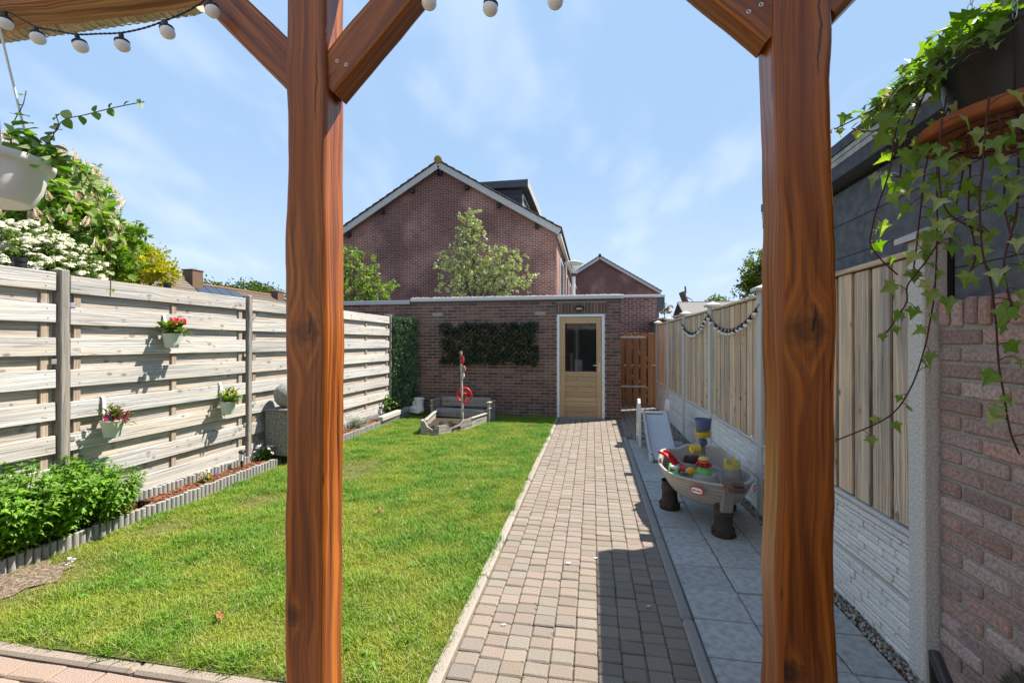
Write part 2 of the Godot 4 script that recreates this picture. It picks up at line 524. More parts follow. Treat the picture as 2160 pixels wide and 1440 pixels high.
func setting() -> void:
	var b := MB.new()
	flat(b, -150, 150, -200, 60, -0.06)
	ground("ground", b, M.soil)
	# the lawn's soil, gently uneven
	b = MB.new()
	var nx := 30; var nzz := 70
	for i in nx:
		for j in nzz:
			var q := []
			for k in [[0, 0], [0, 1], [1, 1], [1, 0]]:
				var x := lerpf(-3.64, -0.7, float(i + k[0]) / nx); var z := lerpf(-1.74, -8.84, float(j + k[1]) / nzz)
				q.append(Vector3(x, lawn_y(x, z), z))
			b.quad(q[0], q[1], q[2], q[3])
	ground("lawn", b, M.turf)
	# bare trodden earth beside the bed
	b = MB.new()
	var ring := []
	for k in 28:
		var a := TAU * k / 28
		var rr := 1.0 + 0.5 * nz.get_noise_2d(cos(a) * 2.0, sin(a) * 2.0) + 0.3 * nz.get_noise_2d(cos(a) * 6.0, sin(a) * 6.0)
		var x := -3.42 + cos(a) * 0.2 * rr; var z := -2.12 + sin(a) * 0.32 * rr
		ring.append(Vector3(clampf(x, -3.6, 0.0), lawn_y(x, z) + 0.012, z))
	for k in 28:
		b.tri(Vector3(-3.42, lawn_y(-3.42, -2.12) + 0.016, -2.12), ring[(k + 1) % 28], ring[k])
	ground("bare_earth", b, M.soil)
	# clinker path: nine rows of tumbled blocks on sand
	b = MB.new()
	flat(b, -0.7, 0.5, 0.6, -8.84, -0.009)
	flat(b, 0.5, 1.6, -7.2, -11.2, -0.012)
	var path := ground("path", b, M.sand)
	var blocks := []
	for cidx in 10:
		var x0 := -0.63 + cidx * 0.109
		var z := 0.5 + rnd(0, 0.1)
		while z > -8.8:
			var ln := rnd(0.086, 0.098)
			blocks.append([x0, x0 + 0.109, z, z - ln])
			z -= ln
	var x2 := 0.5
	while x2 < 1.36:
		var z := -7.25 + rnd(-0.03, 0.03)
		while z > -10.9:
			blocks.append([x2, x2 + 0.109, z, z - 0.092])
			z -= 0.092
		x2 += 0.109
	pave(path, blocks, "clinker", [[0.3, 0.26, 0.222], [0.3, 0.252, 0.215], [0.285, 0.258, 0.225], [0.315, 0.27, 0.23]], 300, M.clinker, 0.002, 0.006)
	# pale spots of dried lime and droppings on the blocks
	for q in [[-0.16, -3.02], [0.02, -3.12], [-0.1, -4.6], [0.12, -5.3], [-0.42, -5.9], [0.1, -6.4], [-0.3, -7.2], [-0.45, -2.3], [0.3, -2.6]]:
		var g := MB.new()
		g.col = Color(0.44, 0.42, 0.39)
		var ol := PackedVector2Array()
		var sz := rnd(0.008, 0.019)
		for k in 11:
			var a := TAU * k / 11
			ol.append(Vector2(cos(a) * 1.5, sin(a)) * sz * rnd(0.6, 1.2))
		g.plate(ol, 0.002, Transform3D(Basis(Vector3.RIGHT, -PI / 2), Vector3(q[0], 0.0075, q[1])))
		obj("white_spot", g, M.any, path)
	# kerbs either side of the path and along the terrace
	kerb_row(Vector3(-0.665, 0, -1.74), Vector3(-0.665, 0, -8.84), 0.062, [0.4, 0.37, 0.33], "pale concrete kerb between the lawn and the clinker path", 1.0)
	kerb_row(Vector3(0.487, 0, 0.5), Vector3(0.487, 0, -7.2), 0.06, [0.36, 0.35, 0.34], "grey concrete kerb between clinker path and slab paving", 1.0)
	kerb_row(Vector3(-4.0, -0.012, -1.72), Vector3(-0.7, -0.012, -1.72), 0.07, [0.37, 0.32, 0.27], "sandy concrete kerb along the front edge of the lawn", 1.0)
	# terrace in front of the kerb
	b = MB.new()
	flat(b, -4.0, -0.7, 0.6, -1.68, -0.012)
	var terr := ground("terrace", b, M.sand)
	blocks = []
	var zz := -1.675
	var row := 0
	while zz < -0.5:
		var x := -4.0 + (0.105 if row % 2 else 0.0)
		while x < -0.72:
			blocks.append([x, minf(x + 0.21, -0.7), zz + 0.105, zz])
			x += 0.21
		zz += 0.105
		row += 1
	pave(terr, blocks, "paver", [[0.38, 0.28, 0.24], [0.4, 0.3, 0.255], [0.36, 0.27, 0.235]], 300, M.clinker, 0.006, 0.007)
	# slab paving: square concrete tiles
	b = MB.new()
	flat(b, 0.515, 1.46, 0.6, -7.2, -0.014)
	var slabs := ground("slab_paving", b, M.sand)
	for cc in 3:
		var xa := 0.522 + cc * 0.304
		var xb := minf(xa + 0.304, 1.335)
		var z := 0.2
		while z > -7.0:
			var g := MB.new()
			var k := rnd(0.34, 0.4)
			g.col = Color(k * 0.97, k, k * 0.99)
			var t := rnd(-0.004, 0.004)
			var xf := Transform3D(Basis(Vector3(0, 0, 1), rnd(-0.006, 0.006)) * Basis(Vector3(1, 0, 0), rnd(-0.006, 0.006)), Vector3((xa + xb) / 2, -0.022 + t, z - 0.152))
			g.box(xf, Vector3(xb - xa - 0.007, 0.05, 0.297), 0.004)
			obj("paving_slab", g, M.tile, slabs)
			z -= 0.304
	# gravel strip at the foot of the right fence
	var peb := MB.new()
	peb.ball(Vector3.ZERO, Vector3(1, 0.6, 0.8), 6, 4)
	var xs := []; var cs := []
	for i in 5200:
		var z := rnd(-2.2, -8.6)
		var far := clampf((-z - 2.2) / 5.0, 0, 1)
		var x := rnd(1.34 - far * 0.05, 1.41)
		if i % 6 == 0 and z < -6.9: x = rnd(0.55, 1.4); 
		if i % 6 == 0 and z < -6.9: z = rnd(-7.02, -7.2)
		var s := rnd(0.006, 0.013)
		xs.append(Transform3D(Basis(rv(), rnd(0, TAU)).scaled(Vector3.ONE * s), Vector3(x, rnd(-0.004, 0.016), z)))
		var k := rnd(0.12, 0.45)
		cs.append(Color(k, k * rnd(0.88, 0.98), k * rnd(0.78, 0.95)) if rng.randf() < 0.9 else Color(0.3, 0.14, 0.06))
	var gr := many("gravel", peb.mesh(), M.any, xs, cs)
	gr.set_meta("kind", "stuff"); tag(gr, "strip of mixed grey gravel along the foot of the right fence", "gravel")

func lawn_y(x: float, z: float) -> float:
	return 0.012 + nz.get_noise_2d(x * 0.7, z * 0.7) * 0.02

func pave(parent: Node3D, blocks: Array, called: String, tones: Array, most: int, m: Material, gap: float, bev: float) -> void:
	# the nearest are single pieces, the rest one joined part
	blocks.sort_custom(func(p, q): return p[2] + absf(p[0]) * 0.02 > q[2] + absf(q[0]) * 0.02)
	var seen := blocks.filter(func(p): return p[2] < -1.15)
	var near := blocks.filter(func(p): return p[2] >= -1.15)
	var rest := MB.new()
	var k := 0
	for q in [seen, near]:
		for p in q:
			var g := MB.new() if k < most and q == seen else rest
			var t: Array = tones[rng.randi() % tones.size()]
			var f := rnd(0.88, 1.1)
			g.col = Color(t[0] * f, t[1] * f * rnd(0.98, 1.02), t[2] * f * rnd(0.97, 1.03))
			var sx: float = p[1] - p[0] - gap - rnd(0, 0.004); var sz: float = p[2] - p[3] - gap - rnd(0, 0.004)
			var xf := Transform3D(Basis(Vector3.UP, rnd(-0.025, 0.025)) * Basis(Vector3.RIGHT, rnd(-0.025, 0.025)) * Basis(Vector3.BACK, rnd(-0.02, 0.02)), Vector3((p[0] + p[1]) / 2 + rnd(-0.001, 0.001), -0.025 + rnd(-0.003, 0.003), (p[2] + p[3]) / 2))
			g.box(xf, Vector3(sx, 0.055, sz), bev * rnd(0.8, 1.3))
			if g != rest:
				obj(called, g, m, parent)
			k += 1
	if rest.v.size() > 0:
		var o := obj(called + "_field", rest, m, parent)
		o.set_meta("kind", "stuff")

func kerb_row(a: Vector3, b: Vector3, w: float, c: Array, label: String, ln: float) -> void:
	var o := thing("kerb", label, "kerb", a)
	var d := (b - a).normalized()
	var total := a.distance_to(b)
	var s := 0.0
	while s < total - 0.05:
		var l := minf(ln, total - s)
		var g := MB.new()
		var f := rnd(0.92, 1.06)
		g.col = Color(c[0] * f, c[1] * f, c[2] * f)
		var mid := d * (s + l / 2) + Vector3(0, rnd(-0.003, 0.003) - 0.03, 0) + Vector3(d.z, 0, d.x) * rnd(-0.003, 0.003)
		g.bar(mid - d * (l / 2 - 0.003), mid + d * (l / 2 - 0.003), w, 0.1, 0.012)
		obj("kerb_stone", g, M.clinker, o)
		s += l

func lawn() -> void:
	# grass blades in tufts: nobody could count them
	var kinds := []
	for kind in 4:
		var b := MB.new()
		for i in 18:
			var p := Vector3(rnd(-0.035, 0.035), -0.01, rnd(-0.035, 0.035))
			var a := rnd(0, TAU)
			var out := Vector3(cos(a), 0, sin(a))
			var h := rnd(0.016, 0.05); var lean := rnd(0.2, 1.1) * h
			var s := Vector3(-sin(a + rnd(-0.8, 0.8)), 0, cos(a)).normalized() * rnd(0.001, 0.0019)
			var m := p + Vector3(0, h * 0.65, 0) + out * lean * 0.35
			var tip := p + Vector3(0, h * rnd(0.8, 1.0), 0) + out * lean
			var k := rnd(0.75, 1.25)
			b.col = Color(k * rnd(0.85, 1.2), k, k * rnd(0.7, 1.1))
			b.quad(p - s, p + s, m + s * 0.8, m - s * 0.8)
			b.tri(m - s * 0.8, m + s * 0.8, tip)
		kinds.append(b.mesh())
	var xs := [[], [], [], []]; var cs := [[], [], [], []]
	var dry := [[-2.68, -4.94, 0.3], [-2.61, -4.62, 0.22], [-3.26, -2.99, 0.2], [-1.04, -7.75, 0.1], [-3.35, -2.2, 0.36], [-2.2, -3.1, 0.14], [-3.0, -3.7, 0.2]]
	for i in 62000:
		var u := rng.randf()
		var z := -1.77 - 7.05 * u * (0.55 + 0.45 * u)
		var x := rnd(-3.6, -0.685)
		if z < -6.75 and in_pit(x, z): continue
		if pow((x + 3.44) / 0.2, 2) + pow((z + 2.1) / 0.3, 2) < rnd(0.3, 1.25): continue
		var n1 := nz.get_noise_2d(x * 1.1 + 7.0, z * 1.1); var n2 := nz.get_noise_2d(x * 3.1, z * 3.1 + 5.0)
		var y := clampf(0.42 + n1 * 0.9 + n2 * 0.55, 0, 1)
		if z > -3.0: y = clampf(y + 0.12, 0, 1)
		var bald := 0.0
		for q in dry:
			bald = maxf(bald, clampf(1.3 - Vector2(x - q[0], z - q[1]).length() / q[2], 0, 1))
		if rng.randf() < bald * 0.55: continue
		var c := Color(0.105, 0.255, 0.018).lerp(Color(0.3, 0.355, 0.04), y)
		c = c.lerp(Color(0.33, 0.27, 0.11), maxf(bald * 0.75, (0.55 if rng.randf() < 0.05 + y * 0.07 else 0.0)))
		if rng.randf() < 0.1: c = c.lerp(Color(0.2, 0.28, 0.1), 0.6)
		var k := rng.randi() % 4
		var s := rnd(0.7, 1.25) * (1.0 - bald * 0.45) * (1.0 - 0.25 * y) * (1.35 if n2 < -0.25 else 1.0)
		xs[k].append(Transform3D(Basis(Vector3.UP, rnd(0, TAU)).scaled(Vector3(1, 1, 1) * s), Vector3(x, lawn_y(x, z), z)))
		cs[k].append(c)
	for k in 4:
		var o := many("grass", kinds[k], M.grass, xs[k], cs[k])
		o.set_meta("kind", "stuff"); tag(o, "green lawn grass with yellowed dry patches beside the clinker path", "grass", "lawn grass")

func weeds() -> void:
	# moss and small weeds in the paving joints, broad leaves and straw in the lawn
	var b := MB.new()
	for i in 9:
		var d := (rv() + Vector3(0, 0.7, 0)).normalized()
		var k := rnd(0.7, 1.2)
		b.col = Color(k, k, k)
		b.leaf4(rv() * 0.006, d, d.cross(rv()).normalized(), rnd(0.008, 0.018), 0.004)
	var xs := []; var cs := []
	for i in 900:
		var col := rng.randi() % 11
		var p := Vector3(-0.63 + col * 0.109 + rnd(-0.003, 0.003), -0.004, rnd(-1.5, -8.8))
		if i % 3 == 0: p = Vector3([0.522, 0.826, 1.13, 0.455, -0.632][rng.randi() % 5] + rnd(-0.006, 0.006), -0.004, rnd(-1.5, -7.0))
		if nz.get_noise_2d(p.x * 2.0 + 50.0, p.z * 2.0) < 0.05: continue
		xs.append(Transform3D(Basis(Vector3.UP, rnd(0, TAU)).scaled(Vector3.ONE * rnd(0.4, 1.2)), p))
		cs.append(Color(0.12, 0.17, 0.03).lerp(Color(0.22, 0.2, 0.08), rng.randf()))
	var o := many("joint_moss", b.mesh(), M.leafdull, xs, cs)
	o.set_meta("kind", "stuff"); tag(o, "moss and tiny weeds growing in the paving joints", "moss")
	b = MB.new()
	for i in 6:
		var a := i * 1.05 + rnd(-0.2, 0.2)
		b.leaf(Vector3.ZERO, Vector3(cos(a), rnd(0.15, 0.5), sin(a)), Vector3.UP, rnd(0.03, 0.05), 0.016, 0.3, 0.2)
	xs = []; cs = []
	for i in 420:
		var x := rnd(-3.5, -0.75); var z := rnd(-1.85, -8.3)
		if nz.get_noise_2d(x * 1.5 + 20.0, z * 1.5) < 0.1 or in_pit(x, z): continue
		xs.append(Transform3D(Basis(Vector3.UP, rnd(0, TAU)).scaled(Vector3.ONE * rnd(0.5, 1.0)), Vector3(x, lawn_y(x, z) + 0.012, z)))
		cs.append(Color(0.1, 0.22, 0.03) * rnd(0.8, 1.3))
	o = many("lawn_weeds", b.mesh(), M.grass, xs, cs)
	o.set_meta("kind", "stuff"); tag(o, "low broad-leaved weeds scattered through the lawn", "weeds")
	b = MB.new()
	b.leaf4(Vector3.ZERO, Vector3(1, 0.1, 0).normalized(), Vector3.BACK, 0.06, 0.002)
	xs = []; cs = []
	for i in 9500:
		var x := rnd(-3.58, -0.68); var z := -1.74 - 6.8 * pow(rng.randf(), 1.4)
		if in_pit(x, z): continue
		xs.append(Transform3D((Basis(Vector3.UP, rnd(0, TAU)) * Basis(Vector3.BACK, rnd(-0.1, 0.7))).scaled(Vector3.ONE * rnd(0.4, 1.2)), Vector3(x, lawn_y(x, z) + rnd(0.008, 0.026), z)))
		cs.append(Color(0.42, 0.36, 0.17) * rnd(0.7, 1.2))
	o = many("dry_straw", b.mesh(), M.grass, xs, cs)
	o.set_meta("kind", "stuff"); tag(o, "dry straw-coloured blades lying in the lawn", "straw")

func in_pit(x: float, z: float) -> bool:
	return Geometry2D.is_point_in_polygon(Vector2(x, z), PackedVector2Array([Vector2(-2.64, -6.78), Vector2(-2.37, -6.79), Vector2(-2.02, -7.5), Vector2(-1.83, -8.4), Vector2(-2.95, -8.55)]))

# ---------------------------------------------------------------- the brick shed with its door
func brick_box(g: MB, x0: float, x1: float, y0: float, y1: float, zf: float, tones: Array) -> void:
	var t: Array = tones[rng.randi() % tones.size()]
	var f := rnd(0.75, 1.2)
	g.col = Color(t[0] * f, t[1] * f, t[2] * f)
	g.bx(x0, x1, y0, y1, zf - 0.09, zf + rnd(-0.0015, 0.0015), 0.002)

func shed() -> void:
	var o := thing("brick_shed", "low dark red brick shed with flat gravel roof and wooden door", "shed", Vector3(0, 0, -8.85))
	var tones := [[0.25, 0.14, 0.115], [0.21, 0.12, 0.105], [0.28, 0.155, 0.122], [0.17, 0.115, 0.108], [0.3, 0.18, 0.145]]
	var b := MB.new()
	var dx0 := -0.678; var dx1 := 0.228
	b.bx(-7.2, dx0, -0.05, 2.27, -0.12, -0.006)
	b.bx(dx1, 0.522, -0.05, 2.27, -0.12, -0.006)
	b.bx(dx0, dx1, 2.02, 2.27, -0.12, -0.0065)
	b.bx(0.42, 0.523, -0.05, 2.27, -3.2, -0.121)
	obj("mortar_wall", b, M.mortar, o)
	var list := []
	var vents := [[-4.11, 2.05], [-3.165, 2.05], [-1.05, 2.06]]
	for row in 36:
		var y0 := row * 0.0628 + 0.004
		var x := -7.2 + (0.105 if row % 2 else 0.0)
		while x < 0.53:
			var xa := x; var xb := minf(x + 0.2, 0.53)
			x += 0.21
			if xb > 0.48: xb = 0.53
			if xb - xa < 0.04: continue
			var top := y0 + 0.052
			if top > 2.27: continue
			var skip := false
			for q in vents:
				if absf((xa + xb) / 2 - q[0]) < 0.1 and absf(y0 + 0.026 - q[1]) < 0.035: skip = true
			if skip: continue
			if y0 < 2.245 and xb > dx0 - 0.03 and xa < dx1 + 0.03:
				var high := y0 > 1.98
				var lx: float = dx0 - (0.035 if high else 0.006); var rx: float = dx1 + (0.035 if high else 0.006)
				if xa < lx - 0.03: list.append([xa, minf(xb, lx), y0, top])
				if xb > rx + 0.03: list.append([maxf(xa, rx), xb, y0, top])
				continue
			list.append([xa, xb, y0, top])
	var sx := dx0 - 0.03
	while sx < dx1 + 0.02:
		list.append([sx, sx + 0.052, 2.024, 2.236])
		sx += 0.0625
	list.sort_custom(func(p, q): return p[0] > q[0])
	var rest := MB.new()
	var k := 0
	for p in list:
		if p[0] < -3.85 and p[3] < 1.75: continue
		var g := MB.new() if k < 300 else rest
		brick_box(g, p[0], p[1], p[2], p[3], 0.0, tones)
		if k < 300: obj("brick", g, M.brick, o)
		k += 1
	# the side wall that faces the gate passage
	for row in 36:
		var z := -0.1 - (0.105 if row % 2 else 0.0)
		while z > -3.1:
			var t: Array = tones[rng.randi() % 5]
			rest.col = Color(t[0], t[1], t[2])
			rest.bx(0.45, 0.53, row * 0.0628 + 0.004, row * 0.0628 + 0.056, z - 0.2, z, 0.0035)
			z -= 0.21
	var st := obj("brickwork", rest, M.brick, o)
	st.set_meta("kind", "stuff")
	for q in vents:
		b = MB.new()
		b.bx(q[0] - 0.095, q[0] + 0.095, q[1] - 0.024, q[1] + 0.024, -0.085, -0.06)
		obj("vent", b, M.black, o)
	b = MB.new()
	b.bx(-3.68, 0.585, 2.3, 2.372, -3.2, 0.04, 0.006)
	b.col = Color(0.95, 0.97, 1.0)
	obj("roof_trim", b, M.zinc, o)
	b = MB.new()
	b.col = Color(0.72, 0.74, 0.78)
	b.bx(-7.2, -3.69, 2.25, 2.335, -3.2, 0.035, 0.006)
	obj("roof_trim", b, M.zinc, o)
	b = MB.new()
	b.col = Color(0.1, 0.095, 0.09)
	b.bx(-7.2, 0.53, 2.262, 2.299, -3.1, 0.012)
	obj("roof_deck", b, M.any, o)
	var peb := MB.new()
	peb.ball(Vector3.ZERO, Vector3(1, 0.7, 0.85), 6, 4)
	var xs := []; var cs := []
	for i in 2600:
		var zz := -0.02 - 3.0 * pow(rng.randf(), 2.0)
		var s := rnd(0.008, 0.016)
		xs.append(Transform3D(Basis(rv(), rnd(0, TAU)).scaled(Vector3.ONE * s), Vector3(rnd(-3.66, 0.56), 2.375 + rnd(0.0, 0.014), zz)))
		var kk := rnd(0.35, 0.65)
		cs.append(Color(kk, kk * 0.94, kk * 0.88))
	many("roof_gravel", peb.mesh(), M.any, xs, cs, o).set_meta("kind", "stuff")
	# door
	var d := Node3D.new()
	d.name = "door"
	o.add_child(d)
	b = MB.new()
	b.bx(dx0, dx0 + 0.05, 0.0, 2.012, -0.07, 0.006, 0.004)
	b.bx(dx1 - 0.05, dx1, 0.0, 2.012, -0.07, 0.006, 0.004)
	b.bx(dx0 + 0.05, dx1 - 0.05, 1.962, 2.012, -0.07, 0.0055, 0.004)
	obj("door_frame", b, M.white, d)
	var lx0 := dx0 + 0.054; var lx1 := dx1 - 0.054
	for p in [[lx0, lx0 + 0.1, 0.03, 1.955], [lx1 - 0.1, lx1, 0.03, 1.955]]:
		b = MB.new()
		b.col = tone(0.9, 1.0, 0.03)
		b.bx(p[0], p[1], p[2], p[3], -0.055, -0.008, 0.004, 1, Vector2(0.5, 1.6), ofs())
		obj("stile", b, M.oak, d)
	b = MB.new()
	b.bx(lx0 + 0.1, lx1 - 0.1, 1.835, 1.955, -0.055, -0.0085, 0.004, 0, Vector2(0.5, 1.6), ofs())
	obj("rail", b, M.oak, d)
	for i in 9:
		b = MB.new()
		b.col = tone(0.82, 1.05, 0.05)
		var y := 0.03 + i * 0.098
		b.box(Transform3D(Basis(Vector3.RIGHT, 0.09), Vector3((lx0 + lx1) / 2, y + 0.046, -0.03)), Vector3(lx1 - lx0 - 0.2, 0.094, 0.018), 0.004, 0, Vector2(0.5, 1.6), ofs())
		obj("slat", b, M.oak, d)
	b = MB.new()
	b.bx(lx0 + 0.1, lx1 - 0.1, 0.912, 1.835, -0.034, -0.028)
	var gm := mat(Color(0.25, 0.26, 0.27, 0.1), 0.05)
	gm.transparency = BaseMaterial3D.TRANSPARENCY_ALPHA
	obj("pane", b, gm, d)
	b = MB.new()
	b.col = Color(0.13, 0.11, 0.095)
	b.bx(-7.2, 0.4, 0.0, 2.26, -3.2, -3.1)
	b.bx(-7.3, -7.21, 0.0, 2.26, -3.2, 0.0)
	b.bx(-1.6, -1.5, 0.0, 2.26, -3.1, -0.13)
	b.bx(-7.2, 0.4, -0.02, 0.001, -3.1, -0.13)
	obj("inner_walls", b, M.any, o)
	b = MB.new()
	b.col = Color(0.3, 0.3, 0.3)
	b.bx(-0.36, -0.2, 0.7, 1.12, -0.5, -0.45, 0.02)
	b.bx(-0.46, -0.4, 0.8, 1.25, -0.62, -0.58, 0.02)
	obj("stored_box", b, M.any, o)
	b = MB.new()
	b.bx(lx1 - 0.062, lx1 - 0.027, 0.9, 1.08, -0.008, 0.0, 0.003)
	b.tube([Vector3(lx1 - 0.045, 1.03, 0.0), Vector3(lx1 - 0.045, 1.03, 0.045), Vector3(lx1 - 0.06, 1.03, 0.052), Vector3(lx1 - 0.16, 1.03, 0.05)], [0.009], 8)
	obj("handle", b, M.steel, d)
	for y in [0.35, 1.6]:
		b = MB.new()
		b.tube([Vector3(lx0 - 0.002, y, 0.0), Vector3(lx0 - 0.002, y + 0.09, 0.0)], [0.008], 8)
		obj("hinge", b, M.steel, d)
	b = MB.new()
	b.col = Color(0.3, 0.29, 0.28)
	b.bx(dx0 + 0.02, dx1 - 0.02, -0.01, 0.026, -0.1, 0.03, 0.004)
	obj("threshold", b, M.any, o)
	# bulkhead lamp above the door
	var l := thing("wall_lamp", "black oval bulkhead lamp on the brickwork above the shed door", "lamp", Vector3(-0.25, 2.13, -8.85))
	b = MB.new()
	b.ball(Vector3(0, 0, 0.02), Vector3(0.095, 0.055, 0.05), 18, 10)
	obj("lamp_body", b, M.black, l)
	b = MB.new()
	b.col = Color(0.42, 0.36, 0.2)
	b.ball(Vector3(0, -0.018, 0.045), Vector3(0.07, 0.026, 0.04), 14, 8)
	obj("lens", b, M.plastic, l)
	# willow trellis with artificial ivy
	var tr := thing("ivy_trellis", "willow trellis with dark artificial ivy hung on the shed wall", "trellis", Vector3(-2.05, 1.44, -8.85))
	var hw := 0.98; var hh := 0.4
	for fam in 2:
		for i in range(-18, 19):
			var c0 := i * 0.105
			var lo := -hh + rnd(-0.03, 0.02); var hi := hh + rnd(-0.02, 0.03)
			var sl := 1.0 if fam else -1.0
			var xa := c0 + sl * lo * 1.05; var xb := c0 + sl * hi * 1.05
			if xa > xb:
				var q := xa; xa = xb; xb = q
				var w := lo; lo = hi; hi = w
			if xb < -hw or xa > hw: continue
			if xa < -hw:
				lo = lerpf(lo, hi, (-hw - xa) / (xb - xa)); xa = -hw
			if xb > hw:
				hi = lerpf(lo, hi, (hw - xa) / (xb - xa)); xb = hw
			if xb - xa < 0.05: continue
			var g := MB.new()
			g.col = Color(0.3, 0.2, 0.1) * rnd(0.7, 1.5)
			g.tube([Vector3(xa, lo, 0.04 + fam * 0.012), Vector3(xb, hi, 0.04 + fam * 0.012)], [0.0045], 5)
			obj("willow_rod", g, M.any, tr)
	var lf := []
	for kk in 3: lf.append(clump(6, 0.05, 0.055, 0.045))
	xs = []; cs = []
	for i in 1500:
		var p := Vector3(rnd(-hw, hw), rnd(-hh, hh), rnd(0.0, 0.075))
		if nz.get_noise_2d(p.x * 4.0, p.y * 5.0) < -0.28: continue
		xs.append(Transform3D(Basis(rv(), rnd(0, TAU)).scaled(Vector3.ONE * rnd(0.7, 1.1)), p))
		cs.append(Color(0.016, 0.038, 0.024) * rnd(0.6, 1.7) if rng.randf() < 0.85 else Color(0.06, 0.055, 0.02))
	many("ivy_leaves", lf[0], M.leafdull, xs, cs, tr).set_meta("kind", "stuff")
	# gate in the passage beside the shed
	var gt := thing("garden_gate", "brown plank garden gate between the shed and the right fence", "gate", Vector3(0, 0, -10.8))
	var bx := 0.6
	for i in 6:
		b = MB.new()
		b.col = tone(0.85, 1.08, 0.04)
		var w2 := 0.125 if i < 5 else 0.1
		b.bx(bx, bx + w2, 0.03, 1.69 - (0.012 if i % 2 else 0.0), -0.03 + (0.0 if i != 5 else 0.012), -0.012 + (0.0 if i != 5 else 0.012), 0.003, 1, Vector2(0.5, 1.6), ofs())
		obj("board", b, M.gate, gt)
		bx += w2 + (0.038 if i < 4 else 0.006)
	for y in [0.2, 0.86, 1.56]:
		b = MB.new()
		b.bx(0.6, 1.42, y, y + 0.09, -0.075, -0.032, 0.003, 0, Vector2(0.5, 1.6), ofs())
		obj("rail", b, M.gate, gt)
	for q in [[0.28, 0.88], [0.95, 1.58]]:
		b = MB.new()
		b.bar(Vector3(0.62, q[1], -0.053), Vector3(1.38, q[0], -0.053), 0.04, 0.09, 0.003, Vector3.UP, ofs())
		obj("brace", b, M.gate, gt)
	for y in [0.44, 1.575]:
		b = MB.new()
		b.bx(0.6, 1.2, y, y + 0.04, -0.0115, -0.006, 0.002)
		obj("strap_hinge", b, M.steel, gt)
	b = MB.new()
	b.bx(1.415, 1.447, 0.84, 1.0, 0.004, 0.012, 0.002)
	b.tube([Vector3(1.43, 0.95, 0.01), Vector3(1.43, 0.95, 0.05), Vector3(1.42, 0.95, 0.055), Vector3(1.32, 0.95, 0.055)], [0.009], 8)
	obj("handle", b, M.steel, gt)
	b = MB.new()
	b.bx(1.475, 1.56, 0.0, 1.72, -0.07, 0.0, 0.004, 1, Vector2(0.5, 1.6), ofs())
	obj("gate_post", b, M.gate, gt)

func clump(count: int, rad: float, ln: float, wd: float) -> ArrayMesh:
	# a spray of small leaves
	var b := MB.new()
	for i in count:
		var d := rv()
		var s := d.cross(rv()).normalized()
		var k := rnd(0.7, 1.3)
		b.col = Color(k * rnd(0.9, 1.1), k, k * rnd(0.85, 1.1))
		b.leaf4(rv() * rad * rnd(0.0, 1.0), d, s, ln * rnd(0.7, 1.2), wd * rnd(0.8, 1.2))
	return b.mesh()

